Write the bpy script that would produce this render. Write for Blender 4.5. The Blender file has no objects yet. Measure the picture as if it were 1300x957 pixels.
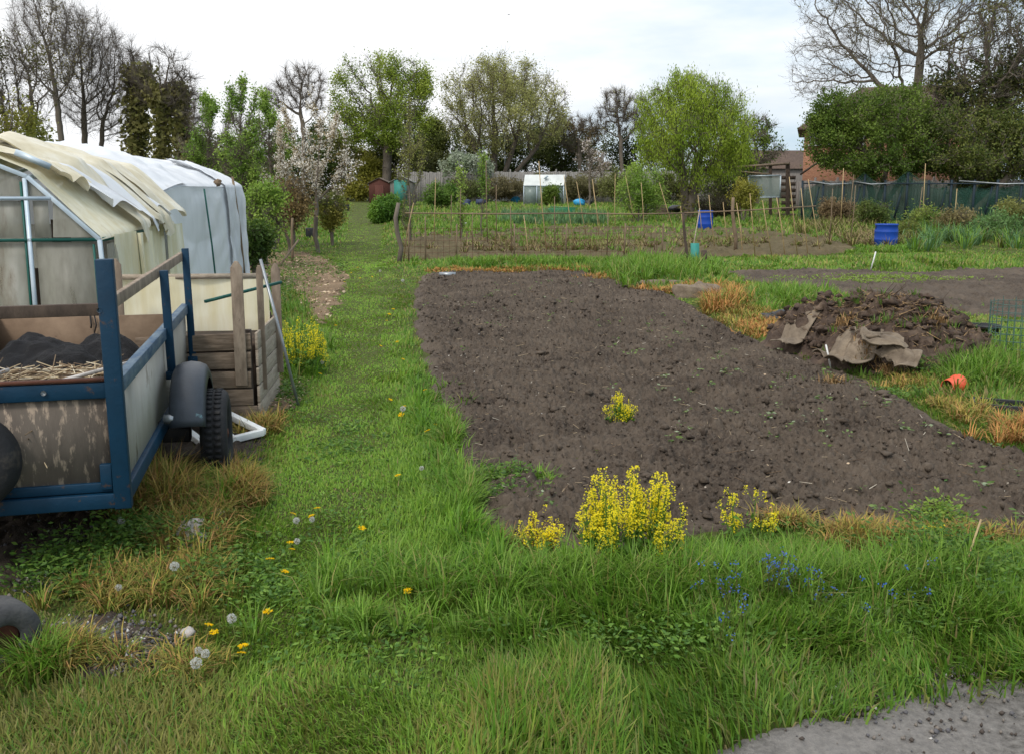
import bpy, math, random
import numpy as np
from mathutils import Vector, Matrix

R = math.radians
rng = np.random.default_rng(11)
random.seed(5)
scene = bpy.context.scene
C = scene.collection

# ------------------------------------------------------------------ camera geometry (measured on the photograph)
FPX, CX, CY, HOR, EYE = 1180.0, 650.0, 433.5, 240.0, 1.8
PITCH = math.atan((CY - HOR) / FPX)
CP, SP = math.cos(PITCH), math.sin(PITCH)


def vnoise(x, y, seed=0):
    x = np.asarray(x, float); y = np.asarray(y, float)
    xi = np.floor(x).astype(np.int64); yi = np.floor(y).astype(np.int64)
    fx = x - xi; fy = y - yi
    fx = fx * fx * fx * (fx * (fx * 6 - 15) + 10); fy = fy * fy * fy * (fy * (fy * 6 - 15) + 10)

    def g(a, b):
        h = (a * 374761393 + b * 668265263 + seed * 982451653) & 0x7fffffff
        h = ((h ^ (h >> 13)) * 1274126177) & 0x7fffffff
        h = h ^ (h >> 16)
        return (h & 0xffff) / 32767.5 - 1.0
    return (g(xi, yi) * (1 - fx) + g(xi + 1, yi) * fx) * (1 - fy) + (g(xi, yi + 1) * (1 - fx) + g(xi + 1, yi + 1) * fx) * fy


def fbm(x, y, o=4, seed=0):
    s = 0; a = 1.0; t = 0
    for k in range(o):
        s = s + a * vnoise(x * 2 ** k + 17 * k, y * 2 ** k - 9 * k, seed + k); t += a; a *= .5
    return s / t


def sstep(x, a, b):
    t = np.clip((np.asarray(x, float) - a) / (b - a), 0, 1)
    return t * t * (3 - 2 * t)


def gz(x, y):
    return .6 * sstep(y, 28, 78) + .025 * vnoise(np.asarray(x) * .7, np.asarray(y) * .7, 3) * (1 - sstep(y, 30, 60))


def ray(px, py):
    a = (px - CX) / FPX; b = -(py - CY) / FPX
    return np.array([a, b * SP + CP, b * CP - SP])


def P(px, py, Y):
    d = ray(px, py); t = Y / d[1]
    return np.array([d[0] * t, Y, EYE + d[2] * t])


def G(px, py):
    d = ray(px, py); z = 0.0
    for _ in range(40):
        t = (z - EYE) / d[2]
        z = .6 * z + .4 * float(gz(d[0] * t, d[1] * t))
    return np.array([d[0] * t, d[1] * t, float(gz(d[0] * t, d[1] * t))])


def PZ(px, py, z):
    d = ray(px, py); t = (z - EYE) / d[2]
    return np.array([d[0] * t, d[1] * t, z])


def proj(x, y, z):
    dep = y * CP - (z - EYE) * SP
    return x / dep * FPX + CX, CY - (y * SP + (z - EYE) * CP) / dep * FPX


def lin(r, g, b):
    f = lambda c: (c / 255 / 12.92) if c <= 10 else ((c / 255 + .055) / 1.055) ** 2.4
    return np.array([f(r), f(g), f(b)])


# ------------------------------------------------------------------ materials
def nodes(name):
    m = bpy.data.materials.new(name); m.use_nodes = True
    nt = m.node_tree; nt.nodes.clear()
    out = nt.nodes.new('ShaderNodeOutputMaterial')
    return m, nt, out


def N(nt, t, **kw):
    n = nt.nodes.new(t)
    for k, v in kw.items():
        if k in n.inputs: n.inputs[k].default_value = v
        else: setattr(n, k, v)
    return n


def rgba(c): return (float(c[0]), float(c[1]), float(c[2]), 1.0)


def mat(name, c1, c2=None, c3=None, scale=4., stretch=(1, 1, 1), rough=.7, metal=0., bump=0., bscale=40., spot=None, spot_scale=6., spot_lo=.6, spot_hi=.68,
        trans=0., clear=0., spec=.4, coord='Object'):
    """two or three colours mixed by noise, optional worn spots, bump, translucency and see-through share"""
    m, nt, out = nodes(name); L = nt.links.new
    tc = N(nt, 'ShaderNodeTexCoord')
    mp = N(nt, 'ShaderNodeMapping'); mp.inputs['Scale'].default_value = stretch
    L(tc.outputs[coord], mp.inputs['Vector'])
    no = N(nt, 'ShaderNodeTexNoise', Scale=scale, Detail=6., Roughness=.62)
    L(mp.outputs[0], no.inputs['Vector'])
    rp = N(nt, 'ShaderNodeValToRGB')
    e = rp.color_ramp.elements
    c2 = c1 if c2 is None else c2
    e[0].position = .32; e[0].color = rgba(c1); e[1].position = .68; e[1].color = rgba(c2)
    if c3 is not None:
        k = e.new(.5); k.color = rgba(c3)
    L(no.outputs['Fac'], rp.inputs[0])
    col = rp.outputs[0]
    if spot is not None:
        ns = N(nt, 'ShaderNodeTexNoise', Scale=spot_scale, Detail=8., Roughness=.7)
        L(mp.outputs[0], ns.inputs['Vector'])
        r2 = N(nt, 'ShaderNodeValToRGB'); r2.color_ramp.elements[0].position = spot_lo; r2.color_ramp.elements[1].position = spot_hi
        L(ns.outputs['Fac'], r2.inputs[0])
        mx = N(nt, 'ShaderNodeMixRGB'); mx.inputs[2].default_value = rgba(spot)
        L(r2.outputs[0], mx.inputs[0]); L(col, mx.inputs[1]); col = mx.outputs[0]
    bs = N(nt, 'ShaderNodeBsdfPrincipled', Roughness=rough, Metallic=metal)
    bs.inputs['Specular IOR Level'].default_value = spec
    L(col, bs.inputs['Base Color'])
    if bump:
        nb = N(nt, 'ShaderNodeTexNoise', Scale=bscale, Detail=5., Roughness=.6)
        L(mp.outputs[0], nb.inputs['Vector'])
        bp = N(nt, 'ShaderNodeBump', Strength=bump, Distance=.02)
        L(nb.outputs['Fac'], bp.inputs['Height']); L(bp.outputs[0], bs.inputs['Normal'])
    sh = bs.outputs[0]
    if trans:
        tr = N(nt, 'ShaderNodeBsdfTranslucent'); L(col, tr.inputs['Color'])
        mx = N(nt, 'ShaderNodeMixShader'); mx.inputs[0].default_value = trans
        L(sh, mx.inputs[1]); L(tr.outputs[0], mx.inputs[2]); sh = mx.outputs[0]
    if clear:
        tp = N(nt, 'ShaderNodeBsdfTransparent')
        mx = N(nt, 'ShaderNodeMixShader'); mx.inputs[0].default_value = clear
        L(sh, mx.inputs[1]); L(tp.outputs[0], mx.inputs[2]); sh = mx.outputs[0]
    L(sh, out.inputs[0])
    return m


def vmat(name, rough=.6, trans=.3, spec=.25):
    """colour from the mesh's own per-leaf colour attribute"""
    m, nt, out = nodes(name); L = nt.links.new
    at = N(nt, 'ShaderNodeAttribute', attribute_name='tint')
    bs = N(nt, 'ShaderNodeBsdfPrincipled', Roughness=rough); bs.inputs['Specular IOR Level'].default_value = spec
    L(at.outputs['Color'], bs.inputs['Base Color']); sh = bs.outputs[0]
    if trans:
        tr = N(nt, 'ShaderNodeBsdfTranslucent'); L(at.outputs['Color'], tr.inputs['Color'])
        mx = N(nt, 'ShaderNodeMixShader'); mx.inputs[0].default_value = trans
        L(sh, mx.inputs[1]); L(tr.outputs[0], mx.inputs[2]); sh = mx.outputs[0]
    L(sh, out.inputs[0])
    return m


S = lin
M = dict(
    leaf=vmat('leaf', .55, .35), grass=vmat('grass_blade', .5, .35), straw=vmat('straw', .8, .15), petal=vmat('petal', .6, .5), bits=vmat('bits', .9, 0.),
    bark=mat('bark', S(92, 82, 72), S(124, 114, 102), scale=6, stretch=(1, 1, .25), rough=.95, bump=.5, bscale=14),
    bark_dark=mat('bark_dark', S(84, 75, 66), S(114, 104, 92), scale=5, stretch=(1, 1, .25), rough=.95, bump=.5, bscale=14),
    bark_olive=mat('bark_olive', S(78, 72, 52), S(112, 104, 78), scale=5, stretch=(1, 1, .25), rough=.95),
    blue=mat('blue_paint', S(4, 42, 64), S(8, 53, 78), scale=5, spec=.3, rough=.55, bump=.12, bscale=50, spot=S(74, 58, 50), spot_scale=13, spot_lo=.61, spot_hi=.66),
    blue_worn=mat('blue_paint_worn', S(16, 60, 92), S(96, 112, 122), scale=16, stretch=(1, .35, 1), rough=.6, bump=.15, bscale=60, spot=S(95, 80, 66), spot_scale=14, spot_lo=.6, spot_hi=.7),
    ply_rear=mat('plywood_flaked', S(88, 78, 70), S(122, 110, 98), scale=5, stretch=(1, 1, .3), rough=.85, bump=.15, bscale=30, spot=S(172, 152, 132), spot_scale=30, spot_lo=.53, spot_hi=.62),
    ply_side=mat('plywood_grey', S(140, 136, 128), S(172, 168, 160), c3=S(154, 150, 140), scale=3, stretch=(1, .6, .3), rough=.8, bump=.1, bscale=30, spot=S(120, 112, 100), spot_scale=6),
    ply_brown=mat('plywood_brown', S(108, 88, 70), S(142, 120, 98), scale=4, rough=.85, bump=.12, bscale=30, spot=S(80, 64, 52), spot_scale=7),
    wood=mat('weathered_wood', S(112, 98, 84), S(158, 142, 124), c3=S(134, 118, 102), scale=5, stretch=(3, 3, 1), rough=.9, bump=.35, bscale=25, spot=S(70, 58, 48), spot_scale=7, spot_lo=.64, spot_hi=.7),
    wood_h=mat('weathered_plank', S(92, 78, 64), S(144, 126, 108), c3=S(116, 100, 84), scale=5, stretch=(1, 3, 8), rough=.9, bump=.35, bscale=25, spot=S(52, 42, 35), spot_scale=5, spot_lo=.6, spot_hi=.7),
    wood_pale=mat('pale_plank', S(138, 124, 108), S(178, 164, 146), scale=5, stretch=(3, 1, 8), rough=.9, bump=.3, bscale=25, spot=S(88, 76, 64), spot_scale=5, spot_lo=.62, spot_hi=.7),
    wood_dark=mat('dark_wood', S(58, 48, 42), S(88, 74, 64), scale=6, stretch=(3, 3, 1), rough=.9, bump=.3, bscale=30),
    cane=mat('bamboo', S(158, 132, 92), S(188, 162, 118), scale=3, rough=.6),
    cane_brown=mat('stake_brown', S(100, 84, 66), S(136, 116, 92), scale=3, rough=.8),
    rubber=mat('rubber', S(26, 26, 28), S(40, 40, 42), scale=8, rough=.85, bump=.2, bscale=60, spot=S(84, 76, 66), spot_scale=7, spot_lo=.58, spot_hi=.8),
    fender=mat('fender_black', S(42, 46, 52), S(60, 66, 74), scale=4, rough=.45, spot=S(104, 132, 138), spot_scale=6, spot_lo=.62, spot_hi=.67, bump=.08),
    steel=mat('galvanised', S(130, 134, 138), S(166, 170, 172), scale=8, rough=.4, metal=.6),
    dark_steel=mat('dark_steel', S(30, 30, 32), S(52, 48, 46), scale=8, rough=.6, metal=.3),
    rust=mat('rust', S(70, 42, 32), S(104, 62, 44), scale=12, rough=.9, bump=.3),
    red=mat('red_lens', S(130, 20, 26), S(150, 30, 32), rough=.25),
    alu=mat('aluminium_frame', S(172, 188, 200), S(200, 212, 220), scale=6, rough=.45, metal=.2),
    green_bar=mat('green_coated_bar', S(16, 76, 66), S(28, 92, 80), rough=.5),
    glass=mat('dirty_pane', S(128, 124, 108), S(196, 194, 182), c3=S(172, 169, 156), scale=1.8, stretch=(2, 1, .5), rough=.4, clear=.45, trans=.12, spec=.3, spot=S(122, 104, 80), spot_scale=1.6, spot_lo=.56, spot_hi=.74),
    cream=mat('cream_sheet', S(196, 184, 154), S(226, 221, 206), c3=S(212, 203, 178), scale=3, stretch=(1, 3, 1), rough=.4, trans=.15, bump=.15, bscale=9, spot=S(176, 156, 112), spot_scale=3.5, spot_lo=.6, spot_hi=.75),
    cream_clear=mat('cream_sheet_clear', S(226, 213, 170), S(244, 238, 214), scale=3, stretch=(3, 3, .4), rough=.35, trans=.15, clear=.1, bump=.15, bscale=7, spot=S(196, 174, 130), spot_scale=1.8, spot_lo=.6, spot_hi=.8),
    white_sheet=mat('white_sheet', S(206, 208, 212), S(230, 231, 233), c3=S(218, 220, 223), scale=2.5, rough=.42, trans=.15, bump=.2, bscale=7, spot=S(180, 178, 170), spot_scale=2.4, spot_lo=.62, spot_hi=.8),
    grey_sheet=mat('grey_sheet', S(226, 228, 230), S(243, 244, 245), c3=S(234, 236, 238), scale=1.6, stretch=(1.5, 1.5, .6), rough=.38, trans=.12, clear=.03, bump=.2, bscale=6, spot=S(176, 176, 168), spot_scale=1.6, spot_lo=.6, spot_hi=.85),
    white=mat('old_white_paint', S(204, 204, 200), S(226, 226, 222), scale=6, rough=.5, bump=.1, spot=S(150, 140, 126), spot_scale=9, spot_lo=.64, spot_hi=.7),
    stone=mat('pale_stone', S(150, 142, 134), S(196, 190, 184), scale=9, rough=.9, bump=.4, bscale=30, spot=S(110, 98, 88), spot_scale=8),
    concrete=mat('grey_concrete', S(88, 86, 84), S(126, 122, 118), scale=10, rough=.95, bump=.4, bscale=50),
    hessian=mat('hessian', S(100, 88, 75), S(138, 124, 106), scale=7, rough=1, bump=.5, bscale=70, spot=S(92, 78, 64), spot_scale=5),
    black=mat('black_plastic', S(26, 27, 29), S(42, 43, 46), rough=.5),
    net_black=mat('black_netting', S(12, 12, 14), S(30, 30, 33), scale=12, rough=.9, bump=.6, bscale=60, clear=.12),
    net_green=mat('green_netting', S(30, 66, 56), S(42, 78, 66), scale=3, rough=.9, clear=.55),
    wire=mat('green_wire', S(60, 92, 84), S(84, 112, 104), rough=.6),
    orange=mat('orange_pot', S(206, 78, 48), S(222, 96, 62), rough=.5),
    blue_plastic=mat('blue_plastic', S(14, 60, 150), S(22, 76, 172), scale=2, rough=.5),
    cyan=mat('cyan_plastic', S(30, 140, 190), S(60, 160, 206), rough=.5),
    teal=mat('teal_board', S(44, 124, 114), S(66, 142, 130), scale=3, stretch=(6, 6, 1), rough=.7),
    grey_board=mat('grey_board', S(112, 110, 106), S(142, 138, 132), scale=3, stretch=(5, 5, .6), rough=.9),
    fence_board=mat('fence_board', S(104, 98, 94), S(134, 126, 120), scale=3, stretch=(6, 6, .5), rough=.9),
    shed_red=mat('shed_red_brown', S(84, 50, 44), S(108, 68, 58), scale=3, stretch=(5, 5, .6), rough=.9),
    felt=mat('roof_felt', S(84, 74, 66), S(110, 98, 88), scale=5, rough=.95),
    roof_white=mat('greenhouse_roof', S(212, 216, 212), S(236, 238, 234), scale=1.5, rough=.4, trans=.3),
    pane_far=mat('greenhouse_pane', S(120, 138, 134), S(160, 172, 166), scale=1.2, rough=.3, clear=.35),
    green_plastic=mat('green_plastic', S(20, 104, 70), S(30, 122, 84), rough=.5),
    bluebag=mat('blue_bag', S(40, 88, 140), S(58, 108, 160), rough=.6),
    navybag=mat('navy_bag', S(40, 52, 80), S(56, 68, 98), rough=.6),
    roof_tile=mat('roof_tile', S(74, 60, 52), S(100, 82, 70), scale=4, rough=.95, bump=.3),
    soil_heap=mat('heap_soil', S(66, 54, 46), S(104, 88, 74), c3=S(80, 66, 56), scale=5, rough=1, bump=1, bscale=24, spot=S(128, 104, 78), spot_scale=4, spot_lo=.6, spot_hi=.72),
    yellow_clock=mat('seed_down', S(212, 212, 206), S(226, 226, 222), rough=.9, clear=.25),
)


def brick_mat():
    m, nt, out = nodes('brick_wall'); L = nt.links.new
    tc = N(nt, 'ShaderNodeTexCoord'); mp = N(nt, 'ShaderNodeMapping'); mp.inputs['Rotation'].default_value = (R(90), 0, 0)
    L(tc.outputs['Object'], mp.inputs['Vector'])
    b = N(nt, 'ShaderNodeTexBrick', Scale=4.4); b.inputs['Color1'].default_value = rgba(S(176, 122, 92)); b.inputs['Color2'].default_value = rgba(S(150, 98, 74))
    b.inputs['Mortar'].default_value = rgba(S(170, 156, 140)); b.inputs['Mortar Size'].default_value = .012
    L(mp.outputs[0], b.inputs['Vector'])
    bs = N(nt, 'ShaderNodeBsdfPrincipled', Roughness=.95); L(b.outputs[0], bs.inputs['Base Color']); L(bs.outputs[0], out.inputs[0])
    return m


M['brick'] = brick_mat()


def soil_mat(name, a, b, c, dry):
    m, nt, out = nodes(name); L = nt.links.new
    tc = N(nt, 'ShaderNodeTexCoord')
    n1 = N(nt, 'ShaderNodeTexNoise', Scale=1.3, Detail=8., Roughness=.7); n2 = N(nt, 'ShaderNodeTexNoise', Scale=38., Detail=6., Roughness=.7)
    n3 = N(nt, 'ShaderNodeTexVoronoi', Scale=70.)
    for n in (n1, n2, n3): L(tc.outputs['Object'], n.inputs['Vector'])
    r1 = N(nt, 'ShaderNodeValToRGB'); e = r1.color_ramp.elements
    e[0].position = .4; e[0].color = rgba(a); e[1].position = .62; e[1].color = rgba(b)
    L(n1.outputs['Fac'], r1.inputs[0])
    r2 = N(nt, 'ShaderNodeValToRGB'); r2.color_ramp.elements[0].position = .35; r2.color_ramp.elements[1].position = .72
    L(n2.outputs['Fac'], r2.inputs[0])
    mx = N(nt, 'ShaderNodeMixRGB'); mx.inputs[2].default_value = rgba(c)
    L(r2.outputs[0], mx.inputs[0]); L(r1.outputs[0], mx.inputs[1])
    # pale crumbs and chips
    r3 = N(nt, 'ShaderNodeValToRGB'); r3.color_ramp.elements[0].position = .0; r3.color_ramp.elements[0].color = (1, 1, 1, 1)
    r3.color_ramp.elements[1].position = .1; r3.color_ramp.elements[1].color = (0, 0, 0, 1)
    L(n3.outputs['Distance'], r3.inputs[0])
    mu = N(nt, 'ShaderNodeMath', operation='MULTIPLY'); L(r3.outputs[0], mu.inputs[0]); L(n2.outputs['Fac'], mu.inputs[1])
    mx2 = N(nt, 'ShaderNodeMixRGB'); mx2.inputs[2].default_value = rgba(dry)
    L(mu.outputs[0], mx2.inputs[0]); L(mx.outputs[0], mx2.inputs[1])
    bs = N(nt, 'ShaderNodeBsdfPrincipled', Roughness=1.); bs.inputs['Specular IOR Level'].default_value = .15
    L(mx2.outputs[0], bs.inputs['Base Color'])
    bp = N(nt, 'ShaderNodeBump', Strength=.9, Distance=.02); L(n2.outputs['Fac'], bp.inputs['Height']); L(bp.outputs[0], bs.inputs['Normal'])
    L(bs.outputs[0], out.inputs[0])
    return m


M['soil'] = soil_mat('dug_soil', S(58, 50, 44), S(96, 85, 74), S(102, 91, 80), S(158, 145, 128))
M['soil_mid'] = soil_mat('weedy_soil', S(80, 68, 54), S(104, 90, 72), S(98, 92, 62), S(126, 114, 94))
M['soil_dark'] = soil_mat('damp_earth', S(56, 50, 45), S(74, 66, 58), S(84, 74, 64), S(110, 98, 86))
M['chip_ground'] = soil_mat('chip_litter', S(92, 76, 60), S(128, 108, 86), S(146, 124, 100), S(190, 168, 142))
M['tarmac'] = soil_mat('old_tarmac', S(84, 80, 76), S(122, 118, 114), S(140, 135, 129), S(166, 160, 152))
M['turf'] = soil_mat('turf', S(62, 76, 32), S(84, 96, 44), S(82, 78, 46), S(116, 108, 72))


# ------------------------------------------------------------------ mesh building
class MB:
    def __init__(s): s.v = []; s.f = {3: [], 4: []}; s.c = []; s.n = 0; s.big = []

    def add(s, V, F, col=None):
        V = np.asarray(V, float).reshape(-1, 3)
        for grp in (F if isinstance(F, tuple) else (F,)):
            grp = np.asarray(grp, np.int64)
            if grp.size: s.f[grp.shape[1]].append(grp + s.n)
        s.v.append(V)
        if col is None: col = np.full((len(V), 3), .5)
        col = np.asarray(col, float)
        if col.ndim == 1: col = np.repeat(col[None], len(V), 0)
        s.c.append(col); s.n += len(V)
        return s

    def box(s, c, size, rot=None, col=None):
        x, y, z = np.asarray(size, float) / 2
        V = np.array([[a * x, b * y, d * z] for a in (-1, 1) for b in (-1, 1) for d in (-1, 1)])
        if rot is not None: V = V @ np.array(rot).T
        V = V + np.asarray(c, float)
        return s.add(V, [[0, 1, 3, 2], [4, 6, 7, 5], [0, 4, 5, 1], [2, 3, 7, 6], [0, 2, 6, 4], [1, 5, 7, 3]], col)

    def bar(s, a, b, w, h, up=(0, 0, 1), col=None):
        """rectangular bar from a to b, w wide, h deep (along up)"""
        a = np.asarray(a, float); b = np.asarray(b, float); d = b - a; L = np.linalg.norm(d); d = d / L
        u = np.asarray(up, float); u = u - d * (u @ d)
        if np.linalg.norm(u) < 1e-6: u = np.array([1., 0, 0]) - d * d[0]
        u /= np.linalg.norm(u); r = np.cross(d, u)
        return s.box((a + b) / 2, (w, L, h), np.stack([r, d, u], 1), col)

    def tube(s, pts, rad, k=6, col=None, cap=True):
        pts = np.asarray(pts, float); n = len(pts); rad = np.broadcast_to(np.asarray(rad, float), (n,))
        t = np.gradient(pts, axis=0); t /= np.linalg.norm(t, axis=1)[:, None] + 1e-9
        u = np.array([0, 0, 1.]) if abs(t[0][2]) < .9 else np.array([1., 0, 0])
        V = []
        for i in range(n):
            u = u - t[i] * (u @ t[i]); u /= np.linalg.norm(u) + 1e-9; w = np.cross(t[i], u)
            a = np.arange(k) * 2 * math.pi / k
            V.append(pts[i] + rad[i] * (np.cos(a)[:, None] * u + np.sin(a)[:, None] * w))
        V = np.concatenate(V)
        Fq = [[i * k + j, i * k + (j + 1) % k, (i + 1) * k + (j + 1) % k, (i + 1) * k + j] for i in range(n - 1) for j in range(k)]
        Ft = []
        if cap:
            V = np.concatenate([V, pts[:1], pts[-1:]]); m = n * k
            Ft = [[m, (j + 1) % k, j] for j in range(k)] + [[m + 1, (n - 1) * k + j, (n - 1) * k + (j + 1) % k] for j in range(k)]
        return s.add(V, (np.array(Fq), np.array(Ft, np.int64).reshape(-1, 3)), col)

    def lathe(s, prof, k=24, axis=2, c=(0, 0, 0), col=None):
        prof = np.asarray(prof, float); n = len(prof); a = np.arange(k) * 2 * math.pi / k
        V = np.stack([np.outer(prof[:, 0], np.cos(a)), np.outer(prof[:, 0], np.sin(a)), np.repeat(prof[:, 1][:, None], k, 1)], 2).reshape(-1, 3)
        if axis == 0: V = V[:, [2, 0, 1]]
        if axis == 1: V = V[:, [1, 2, 0]]
        Fq = [[i * k + j, i * k + (j + 1) % k, (i + 1) * k + (j + 1) % k, (i + 1) * k + j] for i in range(n - 1) for j in range(k)]
        return s.add(V + np.asarray(c, float), np.array(Fq), col)

    def grid(s, X, Y, Z, keep=None, col=None):
        n, m = X.shape
        idx = np.arange(n * m).reshape(n, m)
        F = np.stack([idx[:-1, :-1], idx[:-1, 1:], idx[1:, 1:], idx[1:, :-1]], 2).reshape(-1, 4)
        V = np.stack([X, Y, Z], 2).reshape(-1, 3)
        if keep is not None:
            k = keep.reshape(-1); F = F[k[F].any(1)]
            used = np.zeros(n * m, bool); used[F] = True
            mp = np.cumsum(used) - 1; F = mp[F]; V = V[used]
        return s.add(V, F, col)

    def prism(s, P0, P1, R0, R1, k=4, col=None):
        P0 = np.asarray(P0, float); P1 = np.asarray(P1, float); n = len(P0)
        if n == 0: return s
        d = P1 - P0; d = d / (np.linalg.norm(d, axis=1)[:, None] + 1e-9)
        h = np.where(np.abs(d[:, 2:3]) < .9, np.array([[0, 0, 1.]]), np.array([[1., 0, 0]]))
        u = np.cross(d, h); u /= np.linalg.norm(u, axis=1)[:, None] + 1e-9; w = np.cross(d, u)
        a = np.arange(k) * 2 * math.pi / k
        o = np.cos(a)[None, :, None] * u[:, None] + np.sin(a)[None, :, None] * w[:, None]
        V = np.concatenate([P0[:, None] + o * np.asarray(R0)[:, None, None], P1[:, None] + o * np.asarray(R1)[:, None, None]], 1).reshape(-1, 3)
        j = np.arange(k); q = np.stack([j, (j + 1) % k, k + (j + 1) % k, k + j], 1)
        F = (np.arange(n)[:, None, None] * 2 * k + q[None]).reshape(-1, 4)
        if col is not None and np.ndim(col) == 2: col = np.repeat(col, 2 * k, 0)
        return s.add(V, F, col)

    def leaves(s, Pt, size, col, aspect=.5, flat=0., axis=None):
        n = len(Pt)
        if n == 0: return s
        a = rng.normal(size=(n, 3)) if axis is None else np.asarray(axis, float) + rng.normal(size=(n, 3)) * .35
        a[:, 2] *= 1 - flat; a /= np.linalg.norm(a, axis=1)[:, None] + 1e-9
        h = rng.normal(size=(n, 3)); b = np.cross(a, h)
        if flat: b[:, 2] *= 1 - flat
        b /= np.linalg.norm(b, axis=1)[:, None] + 1e-9
        sz = np.broadcast_to(np.asarray(size, float), (n,))[:, None]
        V = np.stack([Pt - a * sz, Pt + b * sz * aspect, Pt + a * sz, Pt - b * sz * aspect], 1).reshape(-1, 3)
        return s.add(V, np.arange(4 * n).reshape(n, 4), np.repeat(np.broadcast_to(col, (n, 3)), 4, 0))

    def blades(s, Pt, h, w, az, lean, col):
        n = len(Pt)
        if n == 0: return s
        d = np.stack([np.cos(az), np.sin(az), 0 * az], 1); p = np.stack([-np.sin(az), np.cos(az), 0 * az], 1)
        h = np.asarray(h)[:, None]; w = np.asarray(w)[:, None]; le = np.asarray(lean)[:, None]
        up = np.array([[0, 0, 1.]])
        m = Pt + up * h * .55 * np.cos(le * .5) + d * h * .55 * np.sin(le * .5)
        t = m + up * h * .5 * np.cos(le * 1.35) + d * h * .5 * np.sin(le * 1.35)
        V = np.stack([Pt - p * w, Pt + p * w, m + p * w * .75, m - p * w * .75, t], 1).reshape(-1, 3)
        b = np.arange(n)[:, None] * 5
        return s.add(V, (b + np.array([[0, 1, 2, 3]]), b + np.array([[3, 2, 4]])), np.repeat(np.broadcast_to(col, (n, 3)), 5, 0))

    def build(s, name, material, parent=None, smooth=False, bevel=0., tint=False, loc=None):
        me = bpy.data.meshes.new(name)
        V = np.concatenate(s.v).astype(np.float32)
        fs = [np.concatenate(s.f[k]) for k in (3, 4) if s.f[k]]
        loops = np.concatenate([f.reshape(-1) for f in fs]).astype(np.int32)
        tot = np.concatenate([np.full(len(f), f.shape[1], np.int32) for f in fs])
        st = np.concatenate([[0], np.cumsum(tot)[:-1]]).astype(np.int32)
        me.vertices.add(len(V)); me.vertices.foreach_set('co', V.reshape(-1))
        me.loops.add(len(loops)); me.loops.foreach_set('vertex_index', loops)
        me.polygons.add(len(tot)); me.polygons.foreach_set('loop_start', st); me.polygons.foreach_set('loop_total', tot)
        if tint:
            at = me.attributes.new('tint', 'FLOAT_COLOR', 'POINT')
            c = np.concatenate([np.concatenate(s.c), np.ones((len(V), 1))], 1).astype(np.float32)
            at.data.foreach_set('color', c.reshape(-1))
        me.update(calc_edges=True); me.validate()
        if smooth: me.polygons.foreach_set('use_smooth', np.ones(len(tot), bool))
        me.materials.append(M[material] if isinstance(material, str) else material)
        o = bpy.data.objects.new(name, me); C.objects.link(o)
        if parent is not None: o.parent = parent
        if loc is not None: o.location = loc
        if bevel:
            b = o.modifiers.new('bevel', 'BEVEL'); b.width = bevel; b.segments = 2; b.limit_method = 'ANGLE'
        return o


def tag(o, label, cat, group=None, kind=None):
    o['label'] = label; o['category'] = cat
    if group: o['group'] = group
    if kind: o['kind'] = kind
    return o


def thing(name, label, cat, loc=(0, 0, 0), rz=0., group=None):
    o = bpy.data.objects.new(name, None); C.objects.link(o)
    o.location = [float(v) for v in loc]; o.rotation_euler = (0, 0, rz); o.empty_display_size = .2
    return tag(o, label, cat, group)


def copy_tree(o, parent=None):
    c = o.copy(); C.objects.link(c)
    if parent is not None: c.parent = parent
    for ch in list(o.children): copy_tree(ch, c)
    return c


ORD = ('first second third fourth fifth sixth seventh eighth ninth tenth eleventh twelfth thirteenth fourteenth fifteenth sixteenth seventeenth eighteenth '
       'nineteenth twentieth').split()
def ordinal(i): return ORD[i] if i < 20 else 'twenty-' + ORD[i - 20] if i < 29 else 'thirtieth' if i == 29 else 'thirty-' + ORD[i - 30]


def rotz(a): return np.array([[math.cos(a), -math.sin(a), 0], [math.sin(a), math.cos(a), 0], [0, 0, 1]])
def rotx(a): return np.array([[1, 0, 0], [0, math.cos(a), -math.sin(a)], [0, math.sin(a), math.cos(a)]])
def roty(a): return np.array([[math.cos(a), 0, math.sin(a)], [0, 1, 0], [-math.sin(a), 0, math.cos(a)]])


def lump(mb, c, r, seed=0, rough=.25, k=14, col=None, zmin=None):
    """an irregular stone / clod / bag"""
    th = np.linspace(0, math.pi, k // 2 + 2); ph = np.linspace(0, 2 * math.pi, k + 1)
    T, Q = np.meshgrid(th, ph, indexing='ij')
    x, y, z = np.sin(T) * np.cos(Q), np.sin(T) * np.sin(Q), np.cos(T)
    n = 1 + rough * (vnoise(x * 1.7 + seed * 7 + 3 * z, y * 1.7 + z * 2.1 - seed, seed) + .5 * vnoise(x * 4 + z * 4, y * 4 + seed - z * 3, seed + 5))
    Z = z * n * r[2]
    if zmin is not None: Z = np.maximum(Z, zmin)
    mb.grid(x * n * r[0] + c[0], y * n * r[1] + c[1], Z + c[2], col=col)
    return mb


# ------------------------------------------------------------------ polygons on the ground (outlines read off the photograph)
def gpoly(pts): return np.array([G(x, y)[:2] for x, y in pts])


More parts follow.
